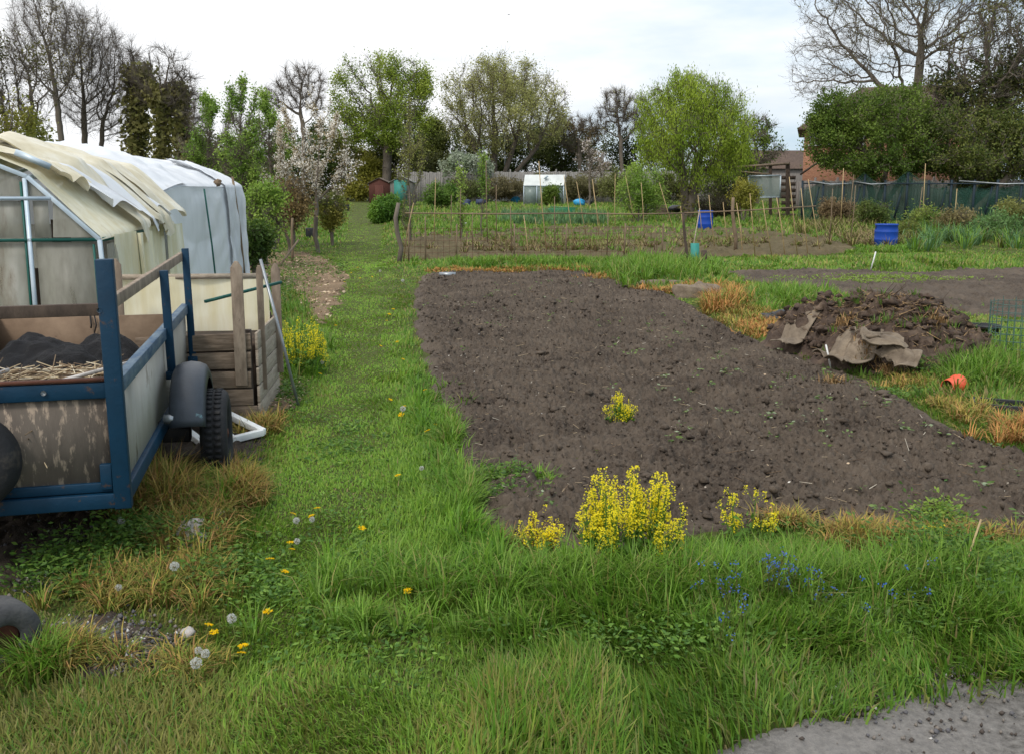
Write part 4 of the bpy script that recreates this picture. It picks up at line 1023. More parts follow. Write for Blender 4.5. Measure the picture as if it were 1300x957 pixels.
    b = MB(); lump(b, (0, 0, .0), (.5, .2, .1), 8, .3, 22, zmin=-.02); o = b.build('sacking_mound', 'hessian', smooth=True, loc=G(838, 362)); tag(o, 'flat tan sacking strip at the far right bed corner', 'sacking')
    g_ = G(985, 384); U, V = np.meshgrid(np.linspace(-.15, .15, 12), np.linspace(-.12, .12, 12)); o = MB().grid(U, V, .02 + .06 * fbm(U * 9, V * 9, 2, 5) + .12 * (V + .12) + .08).build('plastic_scrap', 'white_sheet', smooth=True, loc=g_); tag(o, 'crumpled white plastic sheet scrap in grass left of the muck heap', 'plastic sheet')
    o.modifiers.new('thick', 'SOLIDIFY').thickness = .01
    b = MB(); lump(b, (0, 0, .03), (.28, .16, .09), 31, .45, 20); o = b.build('plastic_bundle', 'black', smooth=True, loc=G(990, 406)); tag(o, 'bundle of dark plastic on dead grass left of the heap', 'plastic bundle')
    # plant pots
    t = thing('plant_pot', 'broken orange plant pot lying on its side', 'plant pot', G(1203, 502) + [0, 0, .085], R(-60))
    o = MB().lathe([[.055, -.02], [.062, -.02], [.084, .12], [.092, .12], [.092, .15], [.078, .15]], 20, 1).build('pot', 'orange', t, smooth=True); o.modifiers.new('thick', 'SOLIDIFY').thickness = .004
    t = thing('plant_pot', 'black round plant pot left of the wire mesh cylinder', 'plant pot', G(1250, 437), 0)
    o = MB().lathe([[0, .01], [.12, 0], [.15, .2], [.165, .2], [.165, .23], [.15, .23], [.14, .1], [0, .08]], 24).build('pot', 'black', t, smooth=True)
    t = thing('plant_pot', 'dark flowerpot tipped over beside the broken orange pot', 'plant pot', G(1228, 492) + [0, 0, .06], R(40))
    o = MB().lathe([[.0, 0], [.05, .0], [.066, .11], [.072, .11], [.072, .13], [.062, .13], [.05, .02]], 20, 1).build('pot', 'black', t, smooth=True)
    t = thing('seed_tray', 'shallow black plastic seed tray in the grass by dead tufts', 'seed tray', G(1268, 520), R(-25))
    b = MB()
    for s in (-1, 1): b.box((s * .19, 0, .035), (.015, .26, .07)); b.box((0, s * .125, .035), (.365, .014, .07))
    b.box((0, 0, .008), (.36, .236, .012)); b.build('tray', 'black', t, bevel=.004)
    # wire mesh guard
    t = thing('wire_guard', 'green wire mesh cylinder guarding a small plant', 'plant guard', G(1288, 462))
    b = MB(); k = 26; r = .27; h = .66
    for i in range(k):
        a = i * 6.283 / k; q = np.array([math.cos(a) * r, math.sin(a) * r, 0]); b.tube([q, q + [0, 0, h + .02 * rng.normal()]], .0038, 4, cap=False)
    for z in np.linspace(.04, h - .02, 9): b.tube([(math.cos(a) * r, math.sin(a) * r, z) for a in np.linspace(0, 6.283, 27)], .0034, 4, cap=False)
    b.build('mesh', 'wire', t)
    for px, py, h, lab, dx in ((1055, 470, .26, 'short white stick upright in soil before the muck heap', -.06), (1105, 344, .42, 'thin white marker stick on the far right grass strip', .1), (1113, 868, .0, '', 0)):
        if not lab: continue
        g_ = G(px, py); o = MB().tube([g_, g_ + [dx * .5, 0, h * .5], g_ + [dx, .02, h]], .009 if py > 400 else .016, 6).build('marker_stick', 'white'); tag(o, lab, 'stick')
    a, b_ = G(1112, 834), G(1130, 866); o = MB().tube([a + [0, 0, .03], (a + b_) / 2 + [0, 0, .04], b_ + [0, 0, .03]], .006, 6).build('dry_cane', 'cane'); tag(o, 'pale dry cane lying at the tarmac track edge', 'stick')
    a, b_ = G(1260, 733), G(1242, 745); o = MB().tube([G(1240, 722) + [0, 0, .25], G(1222, 748) + [0, 0, .1]], .005, 6).build('dry_stalk', 'cane'); tag(o, 'pale dry stalk standing in the right verge grass', 'stick')
    g_ = G(568, 354); t = thing('pipe_piece', 'short grey pipe lying on the far edge of the dug bed', 'pipe', g_ + [0, 0, .08])
    MB().lathe([[.045, -.17], [.052, -.17], [.052, .17], [.045, .17], [.045, -.17]], 16, 0).build('pipe', 'steel', t, smooth=True)
    for i in range(9):   # curled dry stems sticking out at the heap's left
        pass


make_heap()


# ------------------------------------------------------------------ flowers
STEM, YEL = S(110, 142, 58), S(255, 238, 56)
def mustard(name, lab, px, py, wpx, toppy, ns, leafy=1.0, fl=26, dead=0.):
    g = G(px, py); sc = g[1] / FPX * 1.02
    t = thing(name, lab, 'wildflower', g, 0, 'yellow mustard plants')
    hw = wpx * sc / 2; H = (py - toppy) * sc
    st, le, bl = MB(), MB(), MB()
    for i in range(ns):
        a = rng.uniform(0, 6.28); r = math.sqrt(rng.random()); bx, by = .78 * hw * r * math.cos(a), .5 * hw * r * math.sin(a)
        hh = H * (.35 + .55 * rng.random() ** 1.4) * (1.08 - .3 * r * r)
        tx, ty = bx * 1.25 + rng.normal(0, .025), by * 1.2 + rng.normal(0, .03)
        pts = np.array([(bx, by, 0), (bx * .6 + tx * .4, by * .6 + ty * .4, hh * .5), (tx, ty, hh)])
        c = STEM if rng.random() > dead else S(140, 110, 70)
        st.tube(pts, [.004, .003, .0018], 4, c, cap=False)
        tips = [pts[2]]
        for k in range(rng.integers(2, 5)):
            f = rng.uniform(.45, .92); q = pts[0] * (1 - f) ** 2 + pts[1] * 2 * f * (1 - f) + pts[2] * f * f
            e = q + np.array([rng.normal(0, .022), rng.normal(0, .022), rng.uniform(.06, .13) * H / .45])
            st.prism([q], [e], [.0018], [.0012], 3, np.array([c])); tips.append(e)
        for q in tips:
            m = int(fl * 1.25 * rng.uniform(.5, 1.3)); zz = -.075 * rng.random(m) ** 1.5 * H / .45; rr = .008 + .008 * np.clip(-zz / .05, 0, 1); aa = rng.uniform(0, 6.28, m)
            Pt = q + np.stack([rr * np.cos(aa), rr * np.sin(aa), zz + .01], 1)
            bl.leaves(Pt, rng.uniform(.0036, .0066, m), np.where((rng.random(m) < .85)[:, None], YEL, S(212, 206, 64)) * rng.uniform(.85, 1.1, m)[:, None], .75, .3)
        m = int(9 * leafy); f = rng.uniform(.05, .75, m)[:, None]; Pt = pts[0] * (1 - f) ** 2 + pts[1] * 2 * f * (1 - f) + pts[2] * f * f + rng.normal(0, .018, (m, 3))
        le.leaves(Pt, rng.uniform(.014, .034, m), S(88, 126, 48) * rng.uniform(.75, 1.2, m)[:, None], .35, .2)
    st.build('stems', 'leaf', t, tint=True); le.build('leaves', 'leaf', t, tint=True); bl.build('blossom', 'petal', t, tint=True)


mustard('mustard_plant', 'large yellow mustard clump flowering on the near bed edge', 800, 716, 140, 584, 84)
mustard('mustard_plant', 'thin yellow mustard plant left of the large mustard clump', 690, 708, 66, 640, 14, .5, 18, .5)
mustard('mustard_plant', 'sparse yellow mustard plant right of the large mustard clump', 945, 694, 70, 606, 10, .6, 20)
mustard('mustard_plant', 'small yellow mustard plant alone out in the dug soil', 787, 543, 44, 491, 22, 2.2, 16)
mustard('mustard_plant', 'bushy yellow mustard patch beside the plank compost bin', 380, 476, 78, 404, 60, 2.6, 22)
mustard('mustard_plant', 'tiny yellow green mustard at the right end of the near bed edge', 1185, 690, 60, 660, 12, 1.6, 9)


def dandelions():
    yl = [(366, 648), (366, 693), (341, 708), (355, 722), (343, 774), (272, 798), (314, 820), (303, 829), (259, 793), (542, 496), (491, 507), (515, 518), (514, 527), (550, 539), (548, 549), (479, 442), (506, 437), (493, 402), (498, 395),
          (508, 456), (508, 606), (458, 352), (436, 358), (425, 413), (403, 472), (404, 645), (455, 666), (519, 748), (447, 346), (470, 350), (482, 345), (455, 340), (490, 408), (311, 823), (400, 652), (368, 687)]
    ck = [(377, 670), (300, 780), (258, 808), (271, 813), (236, 836), (144, 654), (144, 725), (218, 715), (532, 585), (408, 457), (514, 358), (510, 520), (404, 644), (484, 344), (376, 650)]
    def head(fl):
        b = MB()
        if fl:
            n = 46; a = rng.uniform(0, 6.28, n); r = .017 * np.sqrt(rng.random(n))
            b.leaves(np.stack([r * np.cos(a), r * np.sin(a), .004 - r * .35 + .002 * rng.random(n)], 1), np.full(n, .0062), S(252, 214, 14) * rng.uniform(.85, 1.1, n)[:, None], .4, .5, np.stack([np.cos(a), np.sin(a), .3 + 0 * a], 1))
        else:
            n = 240; d = rng.normal(size=(n, 3)); d /= np.linalg.norm(d, axis=1)[:, None]
            b.leaves(d * .021 * rng.uniform(.8, 1.05, n)[:, None], np.full(n, .0042), S(214, 214, 208) * rng.uniform(.85, 1.05, n)[:, None], .6)
            lump(b, (0, 0, 0), (.008, .008, .008), 2, .1, 8, S(150, 140, 110))
        return b
    for lst, fl, nm in ((yl, True, 'dandelion_flower'), (ck, False, 'dandelion_clock')):
        lst = sorted(lst, key=lambda p: -p[1])
        proto = None
        for i, (px, py) in enumerate(lst):
            h = .075 if fl else .15
            g = G(px, py); g = PZ(px, py, h) if py > 0 else g; g[2] = float(gz(g[0], g[1]))
            if g[1] > 9: h_s = .9
            lab = ('%s yellow dandelion flower counting up the picture from the nearest' if fl else '%s white dandelion clock counting up the picture from the nearest') % ordinal(i)
            grp = 'yellow dandelion flowers on the grass path' if fl else 'white dandelion clocks in the grass'
            if proto is None:
                t = proto = thing(nm, lab, 'dandelion', g, 0, grp)
                MB().tube([(0, 0, 0), (.004, .002, h * .5), (0, 0, h - (.0 if fl else .006))], .002, 5, S(120, 136, 70)).build('stem', 'leaf', t, tint=True)
                head(fl).build('flower_head', 'petal', t, tint=True, loc=(0, 0, h))
            else:
                t = copy_tree(proto); t['label'] = lab; t.location = [float(v) for v in g]
            t.rotation_euler = (rng.normal(0, .14) + (.25 if fl else 0), rng.normal(0, .14), rng.uniform(0, 6)); s = (rng.uniform(.8, 1.15) if fl else rng.uniform(.6, 1.0)) * (1.0 if g[1] < 7 else 1.25); t.scale = (s, s, s)


dandelions()


def forget_me_nots():
    spots = [(985, 760, 34, 34, 'largest blue forget-me-not clump in the near verge grass'), (928, 775, 20, 10, 'blue forget-me-nots left of the largest forget-me-not clump'), (880, 768, 8, 3, 'single blue forget-me-not sprig nearest the mustard clump'),
             (935, 800, 14, 5, 'low blue forget-me-nots below the largest clump'), (1040, 780, 18, 8, 'blue forget-me-nots just right of the largest clump'), (1085, 785, 12, 4, 'faint blue forget-me-not sprig farther right of the clump'), (1165, 770, 16, 5, 'pale blue forget-me-not sprig nearest the tarmac track'), (925, 828, 14, 4, 'tiny blue forget-me-nots nearest the camera in the verge'), (1130, 800, 10, 3, 'lone blue forget-me-not under the right verge grass')]
    for px, py, w, n, lab in spots:
        g = G(px, py + 18); s = g[1] / FPX
        t = thing('forget_me_not', lab, 'wildflower', g, 0, 'blue forget-me-nots in the verge'); st, fl, lf = MB(), MB(), MB()
        for i in range(n):
            bx, by = rng.normal(0, w * s * .4), rng.normal(0, .06); h = rng.uniform(.13, .27); tx = bx + rng.normal(0, .03)
            st.tube([(bx, by, 0), (tx, by, h)], .0016, 3, S(110, 110, 60), cap=False)
            m = 6; fl.leaves(np.array([tx, by, h]) + rng.normal(0, .009, (m, 3)), np.full(m, .0046), np.array([S(72, 112, 200), S(96, 134, 212), S(110, 100, 176)])[rng.choice(3, m, p=[.5, .4, .1])], .85, .2)
            lf.leaves(np.array([(bx + tx) / 2, by, h * .5]) + rng.normal(0, .02, (3, 3)), np.full(3, .018), S(92, 112, 54) * rng.uniform(.8, 1.1), .35)
        lf.v += st.v; lf.c += st.c
        for k_ in (3, 4): lf.f[k_] += [f_ + lf.n for f_ in st.f[k_]]
        fl.build('blossom', 'petal', t, tint=True); lf.build('foliage', 'leaf', t, tint=True)


forget_me_nots()


# ------------------------------------------------------------------ bean canes, posts, rails
def at_depth(px, py, Y): return P(px, py, Y)
def cane_between(name, top, bot, lab, cat, grp, r=.011, m='cane', back=0.):
    g = G(*bot); tp = P(top[0], top[1], g[1] + back); o0 = g.copy()
    d = tp - g; k = 3
    bend = rng.normal(0, .015, 3); bend[2] = 0
    o = MB().tube([g * 0 - [0, 0, .05], d * .5 + bend, d], [r, r * .9, r * .7], 6).build(name, m, smooth=True, loc=o0)
    return tag(o, lab, cat, grp)


canes = [((525, 258), (512, 332)), ((553, 226), (551, 310)), ((684, 205), (695, 325)), ((665, 274), (671, 327)), ((716, 223), (729, 314)), ((732, 231), (745, 303)), ((752, 228), (761, 268 + 40)), ((753, 239), (763, 291)),
         ((781, 221), (781, 296)), ((794, 223), (806, 286)), ((809, 237), (800, 276)), ((814, 232), (818, 300)), ((837, 232), (858, 300)), ((886, 248), (892, 306)), ((900, 248), (908, 315)), ((918, 257), (925, 313)), ((935, 258), (943, 323)),
         ((952, 246), (959, 327)), ((968, 255), (981, 328)), ((986, 251), (997, 325)), ((1002, 225), (1013, 328)), ((1017, 239), (1026, 325)), ((1026, 228), (1042, 322)), ((679, 276), (684, 303)), ((864, 262), (868, 300))]
canes.sort(key=lambda c: c[1][0])
for i, (a, b) in enumerate(canes):
    cane_between('bamboo_cane', a, b, '%s pale bamboo cane counting right from the gnarled post' % ordinal(i), 'cane', 'bamboo canes along the bean row', back=rng.uniform(-.3, .3), r=.014)
stakes = [((540, 276), (540, 335)), ((585, 240), (584, 308)), ((600, 270), (601, 322)), ((617, 205), (619, 312)), ((648, 262), (649, 325)), ((573, 248), (572, 300)), ((630, 235), (631, 310)), ((704, 250), (705, 320)), ((772, 270), (770, 330)), ((832, 290), (831, 322)), ((1057, 240), (1052, 312)), ((1086, 236), (1078, 312))]
stakes.sort(key=lambda c: c[1][0])
for i, (a, b) in enumerate(stakes):
    cane_between('wooden_stake', a, b, '%s thin brown stake from the gnarled post among the canes' % ordinal(i), 'stake', 'thin brown stakes in the weedy plot', r=.016, m='cane_brown')


def posts():
    def post(bot, top, r, lab, m='bark', bend=.03, name='fence_post'):
        g = G(*bot); tp = P(top[0], top[1], g[1]); d = tp - g
        pts = [d * f + np.array([bend * math.sin(f * 7), 0, 0]) for f in (-.05, .25, .5, .75, 1)]
        o = MB().tube(pts, [r, r, r * .95, r * .9, r * .8], 8).build(name, m, smooth=True, loc=g); tag(o, lab, 'post')
    post((507, 334), (504, 258), .06, 'gnarled wooden post at the left end of bean row', 'bark', .06)
    post((934, 320), (930, 251), .055, 'stout wooden post near the right end of bean row', 'cane_brown')
    post((873, 341), (867, 270), .035, 'dark thin post behind the leaning teal board', 'wood_dark', .01)
    post((893, 340), (894, 318), .08, 'short dark stump post right of the leaning teal board', 'wood_dark', .0)
    post((371, 335), (371, 277), .035, 'grey stake under the blossoming cherry tree', 'cane_brown', .01, 'garden_stake')
    a = G(352, 342); b = P(379, 305, a[1] + 1.5); o = MB().tube([a, b], .025, 6).build('leaning_pole', 'cane_brown'); tag(o, 'brown pole leaning against the cherry tree stake', 'pole')
    g = G(884, 338); t = thing('teal_board', 'short teal board leaning beside the dark stump post', 'board', g)
    MB().box((-.04, 0, .27), (.2, .03, .54), rotx(R(-14))).build('board', 'teal', t); MB().bar((-.16, -.05, 0), (.10, .3, 1.35), .02, .02).build('pale_batten', 'wood_pale', t)
    # horizontal rail tied along the canes
    for i, (a, b, lab) in enumerate((((514, 271), (742, 271), 'thin horizontal rail tied to the left bean canes'), ((735, 271.5), (872, 271), 'thin horizontal rail tied to the middle bean canes'), ((865, 271), (1036, 262), 'thin horizontal rail tied to the right bean canes'))):
        p, q = P(a[0], a[1], 24.3), P(b[0], b[1], 24.3); o = MB().tube([p, (p + q) / 2 + [0, 0, -.02], q], .017, 6).build('bean_rail', 'cane_brown'); tag(o, lab, 'rail', 'rails tied along the bean row')
    # low wire netting round the weedy plot
    t = thing('wire_fence', 'low rusty wire netting between thin stakes before the weedy plot', 'wire fence', G(600, 334))
    a = G(512, 334); b = G(840, 331); base = np.array(t.location); mb = MB(); n = 46
    for i in range(n + 1):
        q = a + (b - a) * i / n - base; mb.tube([q, q + [0, 0, .85]], .004, 3, cap=False)
    for z in np.linspace(.1, .85, 6): mb.tube([a - base + [0, 0, z], (a + b) / 2 - base + [0, 0, z - .03], b - base + [0, 0, z]], .004, 3, cap=False)
    mb.build('netting', 'rust', t)
    for f in (0.02, .2, .42, .62, .85, 1):
        q = a + (b - a) * f - base; MB().tube([q, q + [.02, 0, .95]], .02, 6).build('stake', 'cane_brown', t)


posts()


# ------------------------------------------------------------------ far plots: barrels, sheds, bags, boxes
def barrel(px, pyb, pyt, w, lab, m='blue_plastic'):
    g = G(px, pyb); s = g[1] / FPX; h = (pyb - pyt) * s; r = w * s / 2
    t = thing('water_barrel', lab, 'barrel', g)
    MB().lathe([[0, .0], [r * .86, 0], [r * .96, h * .08], [r, h * .3], [r * 1.03, h * .33], [r, h * .36], [r, h * .64], [r * 1.03, h * .67], [r, h * .7], [r * .95, h * .93], [r, h * .95], [r, h], [r * .88, h], [r * .85, h * .8], [0, h * .78]], 24).build('barrel', m, t, smooth=True)
    MB().tube([(-r * 1.0, -.02, h * .9), (-r * 1.05, -.05, h * .8)], .012, 6).build('tap', 'dark_steel', t)


barrel(895, 293, 268, 19, 'blue plastic barrel standing left of the stout post')
barrel(1124, 314, 285, 28, 'blue plastic barrel among weeds before the netting fence')
barrel(824, 271, 260, 16, 'grey tub beside the bright green willow', 'grey_board')


def sheds():
    def shed(name, lab, px0, px1, pyb, py_eave, py_ridge, depth, m, roof, door=True, rz=0.):
        g = G((px0 + px1) / 2, pyb); s = g[1] / FPX; w = (px1 - px0) * s; he = (pyb - py_eave) * s; hr = (pyb - py_ridge) * s
        t = thing(name, lab, 'shed', g, rz)
        V = np.array([(-w / 2, 0, 0), (w / 2, 0, 0), (w / 2, 0, he), (0, 0, hr), (-w / 2, 0, he)]); V = np.concatenate([V, V + [0, depth, 0]])
        MB().add(V, (np.array([[0, 1, 6, 5], [1, 2, 7, 6], [0, 5, 9, 4], [0, 4, 2, 1], [5, 6, 7, 9]]), np.array([[4, 3, 2], [7, 8, 9]]))).build('wall', m, t)
        for sx in (-1, 1):
            b = MB(); n = np.array([sx * (hr - he), 0, w / 2]); n = n / np.linalg.norm(n) * .03
            q = [np.array([0, -.12, hr]) + n, np.array([sx * (w / 2 + .12), -.12, he - .12 * (hr - he) / (w / 2)]) + n]
            V = np.array([q[0], q[1], q[1] + [0, depth + .24, 0], q[0] + [0, depth + .24, 0]]); V = np.concatenate([V, V + [0, 0, .05]])
            b.add(V, np.array([[0, 1, 2, 3], [4, 7, 6, 5], [0, 4, 5, 1], [1, 5, 6, 2], [2, 6, 7, 3], [3, 7, 4, 0]])).build('roof', roof, t)
        if door:
            d = MB().box((0, -.02, he * .46), (w * .4, .04, he * .9)).build('door', m, t, bevel=.01); MB().box((w * .14, -.06, he * .46), (.05, .04, .12)).build('handle', 'dark_steel', d)
        return t
    shed('garden_shed', 'small red brown shed with pale roof at the path end', 469, 495, 258, 234, 228, 2.0, 'shed_red', 'felt')
    t = shed('garden_shed', 'grey shed with bright teal front beside the red brown shed', 496, 524, 262, 233, 226, 2.2, 'grey_board', 'grey_board', False)
    g = np.array(t.location); s = g[1] / FPX; MB().box((-1 * s, -.05, 1.0), (16 * s, .06, 1.75)).build('teal_front', 'teal', t)
    # far glass greenhouse
    g = G(690, 261); s = g[1] / FPX; t = thing('glass_greenhouse', 'small glass greenhouse with whitish roof in the far plots', 'greenhouse', g, R(-8))
    w, he, hr, d = 50 * s, 24 * s, 37 * s, 1.9
    x0, x1 = -w / 2, w / 2
    for (a, b_) in (((x0, 0, 0), (x0, 0, he)), ((x1, 0, 0), (x1, 0, he)), ((x0, 0, he), (x1, 0, he)), ((x0, d, 0), (x0, d, he)), ((x1, d, 0), (x1, d, he)), ((x0, 0, he), (x0, d / 2, hr)), ((x0, d, he), (x0, d / 2, hr)), ((x1, 0, he), (x1, d / 2, hr)), ((x1, d, he), (x1, d / 2, hr)), ((x0, d / 2, hr), (x1, d / 2, hr)), ((x0 + w * .33, 0, 0), (x0 + w * .33, 0, he)), ((x0 + w * .66, 0, 0), (x0 + w * .66, 0, he))):
        MB().bar(a, b_, .06, .06, up=(0, .3, 1) if a[2] == b_[2] else (0, 1, 0)).build('frame_bar', 'alu', t)
    for y0_, y1_ in ((-.03, d / 2), (d + .03, d / 2)):
        V = np.array([(x0 - .03, y0_, he + .03), (x1 + .03, y0_, he + .03), (x1 + .03, y1_, hr + .04), (x0 - .03, y1_, hr + .04)]); MB().add(np.concatenate([V, V + [0, 0, .02]]), np.array([[0, 1, 2, 3], [4, 7, 6, 5]])).build('roof_pane', 'roof_white', t)
    for k in range(3): MB().box((x0 + w * (.165 + .33 * k), .01, he / 2), (w * .3, .02, he - .06)).build('pane', 'pane_far', t)
    MB().box((0, d, he / 2), (w, .02, he)).build('back_pane', 'pane_far', t)
    V = np.array([(x0, 0, 0), (x0, d, 0), (x0, d, he), (x0, d / 2, hr), (x0, 0, he)]); MB().add(V, (np.array([[0, 1, 2, 4]]), np.array([[4, 2, 3]]))).build('end_pane', 'cream_clear', t)
    V = V + [w, 0, 0]; MB().add(V, (np.array([[0, 1, 2, 4]]), np.array([[4, 2, 3]]))).build('end_pane', 'cream_clear', t)
    MB().bar((.05, .4, hr - .25), (.25, .35, hr - .05), .3, .08).build('roof_vent', 'alu', t)
    # bags, boxes, tubs
    def bag(name, px, py, rpx, hpx, m, lab, cat, seed):
        g = G(px, py); s = g[1] / FPX; b = MB(); lump(b, (0, 0, hpx * s * .45), (rpx * s, rpx * s * .8, hpx * s * .55), seed, .3, 14); o = b.build(name, m, smooth=True, loc=g); tag(o, lab, cat)
    bag('tarpaulin', 534, 256, 8, 9, 'bluebag', 'blue tarpaulin heap right of the teal fronted shed', 'tarpaulin', 3)
    bag('compost_bag', 592, 262, 6, 8, 'navybag', 'dark blue bag left of the white tarpaulin', 'bag', 4)
    bag('compost_bag', 610, 261, 6, 8, 'navybag', 'navy bag nearest the white tarpaulin', 'bag', 5)
    bag('tarpaulin', 637, 258, 11, 7, 'white_sheet', 'white tarpaulin heap left of the glass greenhouse', 'tarpaulin', 6)
    bag('compost_bag', 654, 258, 6, 8, 'cyan', 'bright blue bag beside the white tarpaulin', 'bag', 7)
    bag('water_tub', 735, 262, 7, 9, 'cyan', 'light blue tub right of the glass greenhouse', 'tub', 8)
    bag('water_tub', 770, 253, 5, 7, 'cyan', 'small light blue tub left of the bamboo bush', 'tub', 9)
    bag('compost_bag', 748, 260, 6, 6, 'black', 'black bag right of the light blue tub', 'bag', 10)
    bag('white_pail', 591, 287, 4, 4, 'white', 'white upturned pail in the weedy plot', 'pail', 11)
    g = G(713, 274); s = g[1] / FPX; t = thing('planter_box', 'long green plastic planter box before the glass greenhouse', 'planter', g)
    w, h = 32 * s, 9 * s
    b = MB(); b.box((0, -.4, h / 2), (w, .05, h)); b.box((0, .4, h / 2), (w, .05, h))
    for sx in (-1, 1): b.box((sx * w / 2, 0, h / 2), (.05, .75, h))
    b.build('box', 'green_plastic', t, bevel=.01); MB().box((0, 0, h * .8), (w - .08, .7, .04)).build('soil', 'soil_heap', t)
    MB().box((.1, -.1, h + .05), (w * 1.05, .5, .04), roty(R(2))).build('lid', 'green_plastic', t)
    # junk under the willow
    g = G(858, 272); s = g[1] / FPX; t = thing('wheelbarrow', 'dark upturned wheelbarrow under the bright green willow', 'wheelbarrow', g, R(20))
    b = MB(); lump(b, (0, 0, .3), (.5, .35, .22), 6, .1, 14); b.build('tray', 'black', t, smooth=True)
    for sx in (-1, 1): MB().tube([(sx * .25, .1, .3), (sx * .28, -.9, .45)], .03, 6).build('handle', 'wood_dark', t)
    MB().lathe([[.05, -.05], [.17, -.05], [.19, 0], [.17, .05], [.05, .05]], 16, 0, (0, .7, .2)).build('wheel', 'rubber', t)
    g = G(838, 273); o = MB().box((0, 0, .28), (.75, .5, .56)).build('timber_box', 'wood_h', loc=g, bevel=.02); tag(o, 'brown timber box beside the grey tub', 'box')
    for i, (px, py, w, h, lab) in enumerate(((438, 268, 9, 8, 'dark crate at the left edge of the grass path'), (396, 302, 13, 12, 'dark crate behind the cherry tree trunk'), (318, 330, 22, 8, 'black tray on chips by the white tunnel'))):
        g = G(px, py); s = g[1] / FPX; t = thing('plastic_crate', lab, 'crate', g, R(10 * i)); ww, hh = w * s, h * s; b = MB()
        for sx in (-1, 1): b.box((sx * ww / 2, 0, hh / 2), (.04, .4, hh)); b.box((0, sx * .2, hh / 2), (ww - .04, .04, hh))
        b.box((0, 0, .03), (ww - .04, .36, .04)); b.build('crate', 'black', t, bevel=.008)
    # brushwood and timber screens right of the willow
    t = thing('timber_pergola', 'rough timber frame with cross poles right of the willow', 'timber frame', G(975, 282)); base = np.array(t.location); Y = base[1] + 6
    q = lambda px, py, dy=0: P(px, py, Y + dy) - base
    for px, pt in ((978, 208), (1000, 206), (938, 214)): MB().bar(q(px, pt), q(px, 284), .22 if px > 990 else .16, .14, up=(0, 1, 0)).build('post', 'wood_dark', t, bevel=.02)
    MB().tube([q(930, 213), q(1002, 208, -.2)], .07, 6).build('cross_pole', 'wood_h', t); MB().tube([q(935, 218, -.2), q(978, 222, -.1)], .05, 6).build('cross_pole', 'cane_brown', t)
    MB().bar(q(1016, 222, .4), q(1042, 204, .4), .1, .1).build('brace', 'wood_dark', t)
    for k in range(7): MB().bar(q(992, 226 + 8 * k, .1), q(1010, 226 + 8 * k, .1), .05, .2).build('slat', 'wood_dark', t)
    t = thing('mesh_panel', 'pale framed mesh panel hanging on the timber frame', 'mesh panel', P(972, 282, 50.)); base = np.array(t.location); q = lambda px, py: P(px, py, 50.) - base
    for a, b_ in (((950, 224), (991, 223)), ((991, 223), (990, 251)), ((990, 251), (951, 251)), ((951, 251), (950, 224))): MB().bar(q(*a), q(*b_), .06, .06, up=(0, 1, 0)).build('frame_bar', 'alu', t)
    c = [q(950, 224), q(991, 223), q(990, 251), q(951, 251)]; U, V = np.meshgrid(np.linspace(0, 1, 12), np.linspace(0, 1, 12)); B = (1 - U)[..., None] * ((1 - V)[..., None] * c[0] + V[..., None] * c[3]) + U[..., None] * ((1 - V)[..., None] * c[1] + V[..., None] * c[2])
    MB().grid(B[..., 0], B[..., 1] + .04, B[..., 2]).build('mesh', 'pane_far', t)
    for sx in (952, 988): MB().bar(q(sx, 251), q(sx, 284), .06, .06, up=(0, 1, 0)).build('leg', 'wood_dark', t)


sheds()


